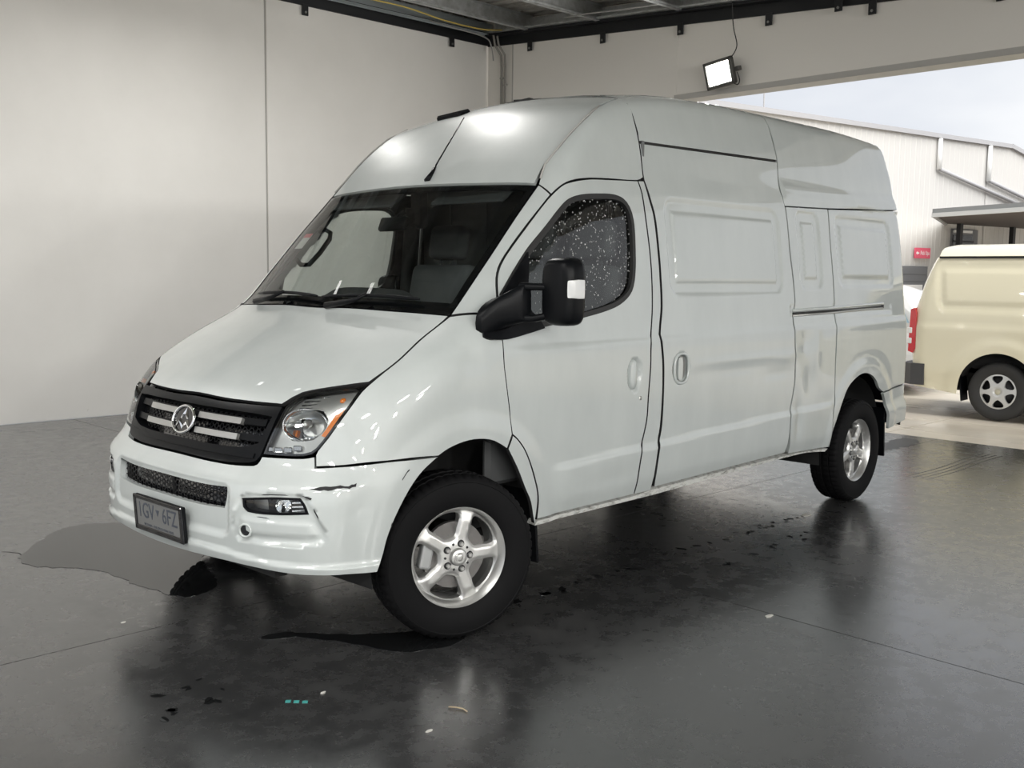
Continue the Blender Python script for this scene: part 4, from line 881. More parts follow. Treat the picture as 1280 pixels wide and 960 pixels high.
hbody = obj('body', bm, mat('car_white', (.74, .75, .76), .3, 0, .8), HB)
HG = mat('car_glass', (.25, .36, .42), .05)
def flat(pts, th, x0, lean, name, m, par):
    bm = bmesh.new(); f = lambda u, v, d: (x0+.16*max(0, (v-.9)/.5)+d, u, v)
    prism(bm, pts, -th, .004, f); return obj(name, bm, m, par)
flat([(.22, .97), (.42, 1.28), (1.2, 1.33), (1.2, .95)], .004, 0, 0, 'side_glass', HG, hbody)
flat([(1.26, .95), (1.26, 1.33), (2.1, 1.30), (2.6, .97)], .004, 0, 0, 'side_glass', HG, hbody)
flat([(.02, .60), (.03, .88), (.16, .94), (.22, .70)], .012, 0, 0, 'tail_lamp', REDP, HB)
for (y) in (.72, 3.1):
    for x in (.09, 1.56):
        bm = bmesh.new(); lathe(bm, [(0, -.07), (.17, -.075), (.19, -.09), (.29, -.08), (.30, 0), (.29, .08), (.0, .08)], 32); o = obj('wheel', bm, TYRE, HB, True); o.location = (x, y, .30); o.rotation_euler = (0, 0, R(90 if x > 1 else -90))
# ================================================================ THE WHITE VAN
van = empty('cargo_van', (0, 0, 0))
tag(van, 'white high-roof cargo van with scuffed front bumper and dented flank, parked on the dark floor', 'van')
D = {k: o4(v) for k, v in OUT.items()}
def ext(pts, f): return [f(p) for p in pts]
# ---- front: hood, glass, roof cap
panel('hood', sym(D['hood']), 'diag', PAINT, van, g=.035, mirror=False, back=True, gap=.002, flange_mat=INNER)
ws = D['windshield']
wpanel = panel('windscreen', sym(ws), 'diag', SHIELD, van, g=.06, mirror=False, th=0, off=-.003)[0]
panel('windscreen_border', sym(ws), 'diag', GLOSSB, wpanel, g=.04, mirror=False, th=.006, off=-.006, holes=(.036,), gap=.002)
def pt(x, y, z): return [x, y, z, 0]
panel('cowl_panel', sym([pt(-.053, 0, 1.397), pt(-.016, -.449, 1.394), [.050, -.775, 1.382, 1], [.105, -.772, 1.437, 1], pt(.035, -.449, 1.447), pt(-.002, 0, 1.45)]), 'diag', BLACK, wpanel, g=.05, mirror=False, th=.0, off=-.009, gap=0)
cf = D['cap_front']+[[1.36, -.685, 2.475, 1], [1.36, 0, 2.525, 1]]
panel('roof_cap', sym(cf), 'diag', PAINT, van, g=.035, mirror=False, back=True)
cs = D['cap_side'][:-1]+[[1.17, -.721, 2.408, 0], [1.362, -.692, 2.475, 1], *D['cap_side_b']]
panel('roof_cap_side', cs, 'obl', PAINT, van, g=.03, back=True, flange_mat=INNER)
panel('a_pillar', D['a_pillar'], 'obl', PAINT, van, g=.03, back=True, flange_mat=INNER)
# sealing strip along the roof cap crest
for sg in (1, -1):
    bm = bmesh.new(); pp = []
    for (x, y, z) in [(.66, -.776, 2.005), (.72, -.752, 2.078), (.81, -.756, 2.164), (.906, -.756, 2.247), (1.028, -.752, 2.336), (1.16, -.722, 2.405)]: pp.append((x-.002, y*sg-.001*sg, z+.002))
    tube(bm, pp, .005, 6); obj('cap_joint', bm, SEAL, van, True)
# ---- fender, trim, doors, flank
panel('front_fender', D['fender'], 'obl', PAINT, van, g=.028, back=True, gap=.002, flange_mat=INNER)
panel('arch_trim', D['arch_trim'], 'side', PAINT, van, g=.02, flange_mat=INNER)
fd = panel('front_door', D['front_door'], 'side', PAINT, van, g=.019, holes=(D['side_window'],), back=True, flange_mat=INNER)
for o, sg in zip(fd, (1, -1)):
    pass
gl = panel('door_window', D['side_window'], 'side', SIDEG, van, g=.05, off=-.016, th=0, gap=.004)
sl = panel('window_seal', D['side_window'], 'side', RUBBER, van, g=.03, off=.002, th=.022, holes=(.024,), gap=.001)
for a, b_, c_ in zip(fd, gl, sl): b_.parent = a; c_.parent = a
panel('door_pillar', D['pillar'], 'side', PAINT, van, g=.03, back=True, flange_mat=INNER)
sd = panel('sliding_door', D['sliding'], 'side', PAINT, van, g=.017, back=True, flange_mat=INNER)
rs = [[1.366, -.7, 2.545, 1]]+D['roof_side'][1:-1]+[[2.83, -.7, 2.545, 1]]
panel('roof_side', rs, 'side', PAINT, van, g=.035, back=True, flange_mat=INNER)
rc = [[2.832, -.7, 2.545, 1]]+D['rear_cap'][1:5]+[D['rear_cap'][5], [4.70, -.85, 2.066, 1], [4.68, -.8, 2.3, 0], [4.655, -.7, 2.545, 1]]
panel('rear_roof_cap', rc, 'side', PAINT, van, g=.03, back=True, gap=.0018)
panel('side_panel', D['narrow'], 'side', PAINT, van, g=.02, back=True, gap=.0018)
qa = [[p[0] if p[0] < 4.55 else 4.71, *p[1:]] for p in D['quarter']]
panel('rear_quarter', qa, 'side', PAINT, van, g=.024, back=True, gap=.0018)
rbp = D['rear_bumper']
rb_ = [rbp[0], [4.715, -.95, .775, 1], [4.72, -.95, .60, 0], [4.70, -.95, .50, 1], [4.290, -.97, .468, 1], [4.276, -.97, .57, 0], [4.232, -.97, .67, 0]]
rbo = panel('rear_bumper_end', rb_, 'side', PAINT, van, g=.025, disp=lambda P: .022*(1-sst(.60, .70, P[:, 2]+.06*(4.7-P[:, 0])))+.012*sst(.73, .76, P[:, 2])*0, back=True)
panel('sill', D['sill'], 'side', GRIME, van, g=.02, th=.05)
panel('roof', sym([[1.36, 0, 2.5, 1], [1.36, -.70, 2.5, 1], [1.5, -.735, 2.5, 0], [3.0, -.735, 2.5, 0], [4.66, -.70, 2.5, 1], [4.70, 0, 2.5, 1]]), 'top', PAINT, van, g=.06, off=-.003, mirror=False, gap=0, back=True)
for sg in (-1, 1):
    pass
rd_ = panel('rear_door', [[4.7, -.004, .62, 1], [4.7, -.84, .62, 1], [4.7, -.83, 1.3, 0], [4.7, -.75, 1.95, 0], [4.7, -.66, 2.40, 1], [4.7, -.004, 2.48, 1]], 'rear', PAINT, van, g=.06, off=-.002, back=True)
panel('rear_corner', [[4.7, -.842, .62, 1], [4.7, -.93, .62, 1], [4.7, -.92, 1.1, 0], [4.7, -.80, 2.0, 0], [4.7, -.70, 2.44, 1], [4.7, -.662, 2.40, 1], [4.7, -.752, 1.95, 0], [4.7, -.832, 1.3, 0]], 'rear', PAINT, van, g=.05, off=-.003)
panel('rear_bumper', sym([[4.72, 0, .45, 1], [4.7, -.93, .45, 1], [4.7, -.93, .61, 1], [4.7, 0, .61, 1]]), 'rear', BLACK, van, g=.06, mirror=False)
panel('rear_roof_edge', sym([[4.7, 0, 2.49, 1], [4.7, -.655, 2.41, 1], [4.66, -.64, 2.53, 1], [4.66, 0, 2.575, 1]]), 'rear', PAINT, van, g=.05, off=-.004, mirror=False)

# ---- front bumper
pkt = [[*p[:3]] for p in D['pocket']]
PJC = Proj('cyl'); PKU = ccw(spline([(u[0], u[1], 0) for u in PJC.to(pkt)], .012))
def bdisp(P):
    Q = P.copy(); Q[:, 1] = -np.abs(Q[:, 1]); U = PJC.to(Q)
    r = np.zeros(len(P)); k = (U[:, 0] > PKU[:, 0].min()-.06) & (U[:, 0] < PKU[:, 0].max()+.06) & (U[:, 1] > PKU[:, 1].min()-.06) & (U[:, 1] < PKU[:, 1].max()+.06)
    if k.any():
        d = bdist(U[k], PKU); d = np.where(inside(U[k], PKU), -d, d)
        zz_ = U[k, 1]
        r[k] = -.014*(1-sst(-.018, .006, d))+.009*(1-sst(.582, .604, zz_))*(1-sst(-.050, -.022, d))
    ay = np.abs(P[:, 1]); z = P[:, 2]
    zl = .455-.03*sst(.3, .8, ay)
    r = r+.016*(1-sst(zl-.012, zl+.010, z))
    d = rrect(ay, z, -.47, .47, .505, .715, .05); r = r-.014*(1-sst(-.022, .010, d))
    return r
lg = D['lowgrille']
fogn = D['fog']; fogf = [[p[0], -p[1], p[2], p[3]] for p in fogn][::-1]
bp = panel('front_bumper', sym(D['bumper']), 'cyl', PAINT, van, g=.013, mirror=False, disp=bdisp, holes=(sym(lg), fogn, fogf), th=.030, back=True)[0]
panel('lower_grille', sym(lg), 'cyl', GLOSSB, van, g=.05, off=-.07, th=0, mirror=False, gap=-.02)
def honeycomb(name, outline, s, off, m, par, zmid=None):
    o = o4(outline); U = PJC.to([p[:3] for p in o]); L = ccw(spline([(u[0], u[1], p[3]) for u, p in zip(U, o)], .02))
    lo, hi = L.min(0), L.max(0); vs, fs = [], []; cs = []
    dx, dz = s*1.5, s*math.sqrt(3)
    for i in range(int((hi[0]-lo[0])/dx)+2):
        for j in range(int((hi[1]-lo[1])/dz)+2): cs.append((lo[0]+i*dx, lo[1]+j*dz+(i % 2)*dz/2))
    cs = np.array(cs); cs = cs[inside(cs, L)]
    ang = np.radians(np.arange(0, 360, 60)); hexo = np.stack([np.cos(ang), np.sin(ang)], 1)
    V = np.concatenate([np.concatenate([c_+hexo*s, c_+hexo*s*.74]) for c_ in cs])
    P = cast(PJC, V, lambda P: FP(P)-off)
    for k in range(len(cs)):
        b0 = k*12
        for a in range(6): fs.append((b0+a, b0+(a+1) % 6, b0+6+(a+1) % 6, b0+6+a))
    me = bpy.data.meshes.new(name); me.from_pydata(P.tolist(), [], fs); me.update()
    return tag(link(name, me, m, par), kind='stuff')
lgm = bpy.data.objects['lower_grille']
honeycomb('grille_mesh', sym(lg), .0135, -.035, BLACK, lgm)
obj('grille_rib', B(((-.80, 0, .655), (.02, .03, .10), None, .004)), BLACK, lgm)
# fog lamps
for sg, fo in ((1, fogn), (-1, fogf)):
    fl_ = panel('fog_lamp', fo, 'cyl', LENS, van, g=.03, off=-.020, th=0, gap=.003, mirror=False)[0]
    panel('lamp_bowl', fo, 'cyl', SATIN, fl_, g=.03, off=-.075, th=0, gap=.0, mirror=False)
    panel('bezel', fo, 'cyl', BLACK, fl_, g=.03, off=-.016, th=.05, gap=.0, holes=(.010,), mirror=False)
    for (x, y, z, r_) in ((-.725, -.685, .655, .030),):
        bm = bmesh.new(); lathe(bm, [(0, .01), (.018, .005), (r_, -.02)], 20); o = obj('reflector', bm, CHROME, fl_, True); o.location = (x, y*sg, z); o.rotation_euler = (0, 0, R(-90+52*sg))
    for k in range(3): obj('lens_rib', B(((-.685, -.745*sg, .638+k*.016), (.04, .07, .006), (0, 0, R(52*sg)))), CHROME, fl_)
# towing-eye hole
p, nrm = on(y=-.553, x=-.821, z=.545, kind='front')
p = np.array((-.822, -.553, .545)); a = math.atan2(-.553, .822+.3)
for nm, prf, m in (('tow_eye_rim', [(.021, .012), (.022, -.012), (.028, -.012), (.030, .012)], PAINT), ('tow_eye_hole', [(0, -.004), (.022, -.004)], GLOSSB)):
    bm = bmesh.new(); lathe(bm, prf, 24); o = obj(nm, bm, m, bp, True); o.location = (-.812, -.553, .545); o.rotation_euler = (0, 0, R(-62))
# scuffed-off paint on the bumper corner
SCUFF = mat('bare_plastic', (.012, .012, .013), .75)
def patch(pts, m, par, name, off=.0015):
    ff = panel(name, pts, 'cyl', m, par, g=.012, off=off, th=0, gap=0, mirror=False, disp=bdisp)
def jag(pts, a):
    r_ = random.Random(3); o = []
    for i, p in enumerate(pts):
        q_ = pts[(i+1) % len(pts)]
        for t in (0, .33, .66): o.append([p[0]+(q_[0]-p[0])*t, p[1]+(q_[1]-p[1])*t, p[2]+(q_[2]-p[2])*t+r_.uniform(-a, a), 1])
    return o
patch(jag(D['scuff'], .0025), SCUFF, bp, 'scuff'); patch(jag(D['scuff2'], .001), SCUFF, bp, 'scuff')
def stroke(pts, w_, m, par, name):
    a = [list(q_)+[1] for q_ in pts]; b_ = [[q_[0], q_[1], q_[2]-w_, 1] for q_ in pts[::-1]]
    patch(a+b_, m, par, name)
stroke([(-.790, -.62, .694), (-.765, -.67, .700), (-.735, -.73, .702)], .0035, SCUFF, bp, 'scuff')
stroke([(-.685, -.822, .655), (-.679, -.832, .635), (-.676, -.838, .625)], .012, SCUFF, bp, 'scuff')
stroke([(-.80, -.60, .606), (-.775, -.66, .604)], .003, SCUFF, bp, 'scuff')
stroke([(-.36, -.965, .745), (-.335, -.968, .775), (-.325, -.97, .782)], .006, SCUFF, bp, 'scuff')
stroke([(-.41, -.956, .565), (-.405, -.957, .58)], .016, SCUFF, bp, 'scuff')
# number plate with its black holder
PX = -.893
pl_ = empty('number_plate', (PX, -.02, .515), van, (0, R(-4), 0))
obj('plate_holder', B(((.008, 0, 0), (.016, .40, .155), None, .005, 2)), BLACK, pl_)
obj('plate', B(((-.002, 0, .003), (.006, .365, .118), None, .002)), mat('plate_white', (.17, .172, .168), .5), pl_)
bm = bmesh.new()
for c_, s_ in (((-.004, 0, .070), (.010, .40, .018)), ((-.004, 0, -.066), (.010, .40, .022)), ((-.004, .190, 0), (.010, .022, .155)), ((-.004, -.190, 0), (.010, .022, .155))): box(bm, c_, s_, None, .003)
obj('plate_frame', bm, GLOSSB, pl_)
PLM = Matrix.Rotation(R(-90), 4, 'Z') @ Matrix.Rotation(R(90), 4, 'X')
PBLUE = mat('plate_ink', (.05, .06, .08), .5)
text_mesh('characters', '1GV', .098, PBLUE, Matrix.Translation((-.0055, .098, .014)) @ PLM, pl_, .0006, sx=.78)
text_mesh('characters', '6FZ', .098, PBLUE, Matrix.Translation((-.0055, -.098, .014)) @ PLM, pl_, .0006, sx=.78)
text_mesh('slogan', 'VICTORIA - THE EDUCATION STATE', .015, PBLUE, Matrix.Translation((-.0055, 0, -.045)) @ PLM, pl_, .0006)
bm = bmesh.new(); prism(bm, [(-.014, .034), (.014, .034), (0, .008)], -.0062, -.005, lambda u, v, d: (d, u, v)); obj('emblem_mark', bm, PBLUE, pl_)

# ---- radiator grille
gr_out = sym(D['grille'])
opening = sym([[-.70, 0, .988, 0], [-.66, -.43, .985, 0], [-.64, -.515, .980, 1], [-.69, -.492, .875, 1], [-.74, -.40, .850, 0], [-.77, 0, .846, 0]])
gp = panel('radiator_grille', gr_out, 'cyl', BLACK, van, g=.03, off=.004, th=.05, holes=(opening,), mirror=False, gap=.004)[0]
panel('grille_back', gr_out, 'cyl', GLOSSB, gp, g=.06, off=-.075, th=0, mirror=False)
honeycomb('grille_mesh', opening, .0125, -.034, BLACK, gp)
def bar(y0, y1, zc, h, off, m, name, th=.02):
    ys = np.linspace(y0, y1, 9); up_ = [[-.72, y, zc+h/2, 0] for y in ys]; dn = [[-.72, y, zc-h/2, 0] for y in ys[::-1]]
    # the surface leans back: give true points so that the radial projection keeps y
    def fix(q_):
        P_ = cast(Proj('front'), Proj('front').to([q_[:3]]), FP)[0]; return [float(P_[0]), float(P_[1]), float(P_[2]), q_[3]]
    up_ = [fix(q_) for q_ in up_]; dn = [fix(q_) for q_ in dn]
    for q_ in (up_[0], up_[-1], dn[0], dn[-1]): q_[3] = 1
    return panel(name, up_+dn, 'cyl', m, gp, g=.02, off=off, th=th, gap=0, mirror=False)
for zc in (.951, .889):
    bar(-.505, .505, zc, .026, -.012, BLACK, 'grille_slat')
    bar(-.375, -.083, zc, .024, .004, SATIN, 'silver_bar'); bar(.083, .345, zc, .024, .004, SATIN, 'silver_bar')
bar(-.50, .50, .826, .020, .010, BLACK, 'grille_lip', .012)
# emblem
ep = cast(Proj('front'), Proj('front').to([(0, 0, .918)]), FP)[0]; en = grad(FP, ep[None])[0]
tilt = math.atan2(en[2], -en[0])
EM = Matrix.Translation(Vector(ep)+Vector(en)*.012) @ Matrix.Rotation(tilt, 4, 'Y') @ Matrix(((0, 0, -1, 0), (-1, 0, 0, 0), (0, 1, 0, 0), (0, 0, 0, 1)))
# local: x right as seen, y up, z out
em = empty('emblem', (0, 0, 0), gp); em.matrix_world = EM
bm = bmesh.new(); tube(bm, [(.082*math.cos(a), .059*math.sin(a), .004) for a in np.linspace(0, 2*math.pi, 48, False)], .0065, 10, closed=True); obj('badge_ring', bm, CHROME, gp, True).matrix_world = EM
bm = bmesh.new(); prism(bm, [(.080*math.cos(a), .057*math.sin(a)) for a in np.linspace(0, 2*math.pi, 40, False)], -.006, 0, lambda u, v, d: (u, v, d)); obj('badge_disc', bm, GLOSSB, gp).matrix_world = EM
def facet(poly, ridge, name):
    bm = bmesh.new(); P_ = [bm.verts.new((u*.080, v*.058, .001)) for u, v in poly]; c_ = bm.verts.new((ridge[0]*.080, ridge[1]*.058, .008))
    for i in range(len(P_)): bm.faces.new((P_[i], P_[(i+1) % len(P_)], c_))
    bmesh.ops.recalc_face_normals(bm, faces=bm.faces[:]); obj(name, bm, CHROME, gp).matrix_world = EM
facet([(0, .90), (-.40, .08), (-.25, .02), (0, .40)], (-.14, .34), 'badge_facet'); facet([(0, .90), (0, .40), (.25, .02), (.40, .08)], (.14, .34), 'badge_facet')
facet([(-.42, .04), (-.75, -.62), (-.62, -.68), (-.36, -.22), (0, -.74), (0, -.46), (-.26, -.04)], (-.34, -.16), 'badge_facet')
facet([(.42, .04), (.26, -.04), (0, -.46), (0, -.74), (.36, -.22), (.62, -.68), (.75, -.62)], (.34, -.16), 'badge_facet')
bpy.data.objects.remove(em)

# ---- headlamps
RIBBED = mat('ribbed_reflector', (.70, .71, .72), .16, .9)
n, l, b = nodes(RIBBED); 
HL = D['headlight']
for sg in (1, -1):
    hl_o = HL if sg == 1 else [[p_[0], -p_[1], p_[2], p_[3]] for p_ in HL][::-1]
    hl = panel('headlamp', hl_o, 'cyl', LENS, van, g=.04, off=.001, th=0, gap=.004, mirror=False)[0]
    panel('lamp_rim', hl_o, 'cyl', GLOSSB, hl, g=.03, off=-.003, th=.015, gap=.001, holes=(.009,), mirror=False)
    panel('housing', hl_o, 'cyl', SATIN, hl, g=.03, off=-.085, th=0, gap=.006, mirror=False)
    bowl = [[*p_[:3], 0] for p_ in D['bowl']]
    if sg < 0: bowl = [[p_[0], -p_[1], p_[2], 0] for p_ in bowl][::-1]
    panel('inner_bezel', hl_o, 'cyl', SATIN, hl, g=.03, off=-.028, th=.012, gap=.006, holes=(bowl,), mirror=False)
    bm = bmesh.new(); lathe(bm, [(0, .075), (.025, .072), (.055, .05), (.078, .018), (.088, -.012), (.092, -.012)], 36); o = obj('reflector', bm, CHROME, hl, True)
    o.location = (-.60, -.662*sg, .952); o.rotation_euler = (0, 0, R(-90+42*sg)); o.scale = (1, 1, .74)
    bm = bmesh.new(); lathe(bm, [(0, -.012), (.012, -.010), (.018, .004), (.018, .05)], 20); o = obj('bulb_cap', bm, SATIN, hl, True); o.location = (-.60, -.662*sg, .952); o.rotation_euler = (0, 0, R(-90+42*sg))
    # turn-signal chamber: horizontal ribs above
    for k in range(4):
        zz_ = 1.010+k*.013
        pts = [(-.585+.012*k, -.60, zz_), (-.53+.012*k, -.68, zz_+.008), (-.47+.013*k, -.765-.006*k, zz_+.016)]
        bm = bmesh.new(); tube(bm, [(x-.006, (y-.008)*sg, z) for x, y, z in pts], .0045, 6); obj('lamp_rib', bm, CHROME, hl, True)
    bm = bmesh.new(); bmesh.ops.create_uvsphere(bm, u_segments=14, v_segments=8, radius=.017); o = obj('indicator_bulb', bm, AMBER, hl, True); o.location = (-.482, -.752*sg, 1.043)
    # daytime LEDs
    for (x, y, z) in D_DRL if False else [p_[:3] for p_ in D['drl']]:
        obj('daytime_led', B(((x-.010, (y-.006)*sg, z), (.012, .036, .022), (0, 0, R(34*sg)), .003)), CHROME, hl)
    am = [[*p_[:3], 0] for p_ in D['amber']]
    am[0][3] = am[1][3] = am[3][3] = am[4][3] = 1
    if sg < 0: am = [[p_[0], -p_[1], p_[2], p_[3]] for p_ in am][::-1]
    panel('amber_reflector', am, 'cyl', AMBER, hl, g=.02, off=-.006, th=.02, gap=0, mirror=False)

# ---- wing mirrors
def blob(rings, n=20, e=3.2):
    """loft of superellipse rings: (centre, half a, half b, axis a, axis b)"""
    bm = bmesh.new(); rr_ = []
    for c_, a_, b__, A, Bx in rings:
        A = Vector(A); Bx = Vector(Bx); row = []
        for k in range(n):
            t = 2*math.pi*k/n; ct, st_ = math.cos(t), math.sin(t)
            row.append(bm.verts.new(Vector(c_)+A*(a_*math.copysign(abs(ct)**(2/e), ct))+Bx*(b__*math.copysign(abs(st_)**(2/e), st_))))
        rr_.append(row)
    for i in range(len(rr_)-1):
        for k in range(n): bm.faces.new((rr_[i][k], rr_[i][(k+1) % n], rr_[i+1][(k+1) % n], rr_[i+1][k]))
    bm.faces.new(rr_[0][::-1]); bm.faces.new(rr_[-1]); bmesh.ops.recalc_face_normals(bm, faces=bm.faces[:]); return bm
mbs = panel('mirror_base', D['mirror_base'], 'side', BLACK, van, g=.025, off=.012, th=.02, gap=0)
for sg, mb in zip((1, -1), mbs):
    def Y(v): return (v[0], v[1]*sg, v[2])
    X_, Z_ = (1, 0, 0), (0, 0, 1)
    bm = blob([(Y((.20, -.935, 1.385)), .135, .075, (.93, 0, .25), Z_), (Y((.20, -.965, 1.39)), .13, .073, (.93, 0, .25), Z_), (Y((.225, -1.0, 1.41)), .085, .073, X_, Z_), (Y((.26, -1.035, 1.435)), .045, .082, X_, Z_), (Y((.27, -1.05, 1.437)), .03, .082, X_, Z_)], 22, 2.6)
    mf_ = obj('mirror_foot', bm, BLACK, mb, 40)
    if sg < 0: mf_.data.transform(Matrix.Translation((.72, -.03, -.09)))
    made = []
    for z0, z1 in ((1.507, 1.505), (1.372, 1.388)):
        bm = blob([(Y((.262, -1.03, z0)), .024, .018, X_, Z_), (Y((.30, -1.075, z0)), .022, .016, X_, Z_), (Y((.355, -1.13, z1)), .022, .017, X_, Z_)], 14, 2.6); made.append(obj('mirror_arm', bm, BLACK, mb, 40))
    hx, hy, hz = .376, -1.165, 1.487
    rg = []
    for f_, sc2, dy in ((-.062, .60, .006), (-.055, .80, .003), (-.04, .93, 0), (-.015, 1, 0), (.03, 1.0, 0), (.048, .97, 0), (.052, .90, 0)):
        rg.append((Y((hx+f_, hy+dy, hz)), .083*(1-(1-sc2)*.8), .146*(1-(1-sc2)*.55), (0, 1, 0), Z_))
    made.append(obj('mirror_head', blob(rg, 36, 4.2), BLACK, mb, 50))
    made.append(obj('mirror_glass', blob([(Y((hx+.0525, hy, hz)), .072, .132, (0, 1, 0), Z_), (Y((hx+.054, hy, hz)), .072, .132, (0, 1, 0), Z_)], 36, 4.2), CHROME, mb, 50))
    made.append(obj('mirror_indicator', blob([(Y((hx-.047, hy-.079, hz+.012)), .014, .037, (.75, -.65*sg, 0), Z_), (Y((hx-.005, hy-.087, hz+.012)), .014, .041, (.95, -.3*sg, 0), Z_), (Y((hx+.028, hy-.086, hz+.012)), .012, .040, (1, 0, 0), Z_)], 16, 6), mat('clear_indicator', (.70, .71, .71), .25, 0, .6) if sg == 1 else bpy.data.materials['clear_indicator'], mb, 50))
    if sg < 0:       # the far mirror is folded back along the door
        T_ = Matrix.Translation((1.05, .985, -.09)) @ Matrix.Rotation(R(-58), 4, 'Z') @ Matrix.Translation((-.262, -1.03, 0))
        for o_ in made: o_.data.transform(T_)

# ---- handles, lock, rail
for sg, o in zip((1, -1), fd):
    p_ = cast(Proj('side'), np.array([[1.157, 1.066]]), FP)[0]
    obj('door_handle', blob([((1.150, (p_[1]+.004)*sg, 1.068), .030, .076, (1, 0, 0), (0, 0, 1)), ((1.150, (p_[1]-.016)*sg, 1.068), .028, .074, (1, 0, 0), (0, 0, 1)), ((1.150, (p_[1]-.024)*sg, 1.068), .020, .066, (1, 0, 0), (0, 0, 1))], 24, 2.8), PAINT, o, 50)
    bm = bmesh.new(); lathe(bm, [(0, -.006), (.010, -.006), (.012, 0), (.012, .01)], 16); k_ = obj('key_lock', bm, SATIN, o, True); k_.location = (1.207, (p_[1]-.018)*sg, .945); k_.rotation_euler = (0, 0, 0 if sg > 0 else R(180))
for sg, o in zip((1, -1), sd):
    p_ = cast(Proj('side'), np.array([[1.572, 1.073]]), FP)[0]
    bm = bmesh.new(); pts = [(1.572+.066*math.copysign(abs(math.cos(a))**.75, math.cos(a)), (p_[1]-.020)*sg, 1.073+.078*math.copysign(abs(math.sin(a))**.75, math.sin(a))) for a in np.linspace(0, 2*math.pi, 36, False)]
    tube(bm, pts, .0085, 8, closed=True); obj('handle_surround', bm, PAINT, o, True)
    obj('handle_cup', blob([((1.572, (p_[1]-.002)*sg, 1.073), .060, .070, (1, 0, 0), (0, 0, 1)), ((1.572, (p_[1]-.004)*sg, 1.073), .060, .070, (1, 0, 0), (0, 0, 1))], 24, 3), SATIN, o, 50)
    obj('door_handle', blob([((1.562, (p_[1]-.004)*sg, 1.073), .024, .062, (1, 0, 0), (0, 0, 1)), ((1.562, (p_[1]-.022)*sg, 1.073), .022, .060, (1, 0, 0), (0, 0, 1))], 20, 4), PAINT, o, 50)
# black gap strip above the sliding door
for sg in (1, -1):
    bm = bmesh.new()
    pp = [cast(Proj('side'), np.array([[x, z]]), FP)[0] for x, z in ((1.375, 2.2405), (1.8, 2.249), (2.3, 2.259), (2.815, 2.2695))]
    tube(bm, [(q_[0], (q_[1]+.002)*sg, q_[2]) for q_ in pp], [.0085, .006, .0042, .0035], 6); obj('door_gap_seal', bm, RUBBER, van)
    # sliding door rail
    pp = [cast(Proj('side'), np.array([[x, z]]), FP)[0] for x, z in ((2.835, 1.342), (3.4, 1.350), (4.20, 1.366))]
    for dz, r_, m in ((.012, .011, PAINT), (-.006, .006, RUBBER), (-.020, .008, SATIN)):
        bm = bmesh.new(); tube(bm, [(q_[0], (q_[1]-.002)*sg, q_[2]+dz) for q_ in pp], r_, 8); obj('door_rail', bm, m, van, True)
    q_ = pp[-1]; obj('rail_end', B(((q_[0], (q_[1]-.002)*sg, q_[2]-.006), (.03, .012, .03), None, .003)), RUBBER, van)
# ---- antenna, roof lamp, wipers, sticker
bm = bmesh.new(); tube(bm, [(.555, -.108, 2.02), (.585, -.104, 2.055), (.62, -.10, 2.10)], [.018, .012, .006], 10)
an = obj('antenna_base', bm, BLACK, van, True)
bm = bmesh.new(); tube(bm, [(.615, -.10, 2.095), (.82, -.10, 2.365)], [.0042, .003], 6); obj('antenna_rod', bm, BLACK, an, True)
obj('roof_lamp_bar', B(((1.16, .33, 2.452), (.10, .20, .04), (R(-4), R(-16), 0), .012)), BLACK, van)
def shield_pt(y, x, lift):
    # point above the windscreen at lateral y and about x back
    xe = x+.13*(abs(y)/.8)**2
    z0 = float(TP(np.array(x))); P_ = cast(Proj('diag'), Proj('diag').to([(xe, y, z0)]), lambda P: FP(P)-lift)[0]
    return tuple(P_)
for (y0, ya, yb, hx_) in ((.58, .62, .02, 0), (-.10, -.02, -.62, 0)):
    wp = [shield_pt(y, -.02+.012*math.sin(3*(y-ya)/(yb-ya)), .022) for y in np.linspace(ya, yb, 10)]
    bm = bmesh.new(); tube(bm, wp, [.005]+[.009]*8+[.005], 6); wa = obj('wiper_blade', bm, BLACK, van, True)
    ar = [shield_pt(y0+.0, -.065, .02), shield_pt((y0*2+yb)/3, -.042, .034), shield_pt((ya+yb)/2, -.012, .036)]
    bm = bmesh.new(); tube(bm, ar, [.016, .010, .007], 8); obj('wiper_arm', bm, BLACK, wa, True)
STK = mat('sticker_paper', (.62, .60, .58), .5)
def on_shield(name, ya, yb, xa, xb, m, par, lift=-.007):
    a = [shield_pt(ya, xa, lift), shield_pt(yb, xa, lift), shield_pt(yb, xb, lift), shield_pt(ya, xb, lift)]
    nn = -np.cross(np.array(a[1])-a[0], np.array(a[2])-a[0]); nn /= np.linalg.norm(nn)
    if nn[0] > 0: nn = -nn
    vs = [tuple(np.array(q_)) for q_ in a]+[tuple(np.array(q_)+nn*-.0015) for q_ in a]
    me = bpy.data.meshes.new(name); me.from_pydata(vs, [], [(0, 1, 2, 3), (7, 6, 5, 4), (0, 4, 5, 1), (1, 5, 6, 2), (2, 6, 7, 3), (3, 7, 4, 0)]); me.update()
    return link(name, me, m, par)
st1 = on_shield('service_sticker', .715, .615, .225, .30, STK, wpanel)
on_shield('sticker_heading', .713, .617, .282, .302, mat('sticker_red', (.55, .10, .12), .5), st1, -.005)

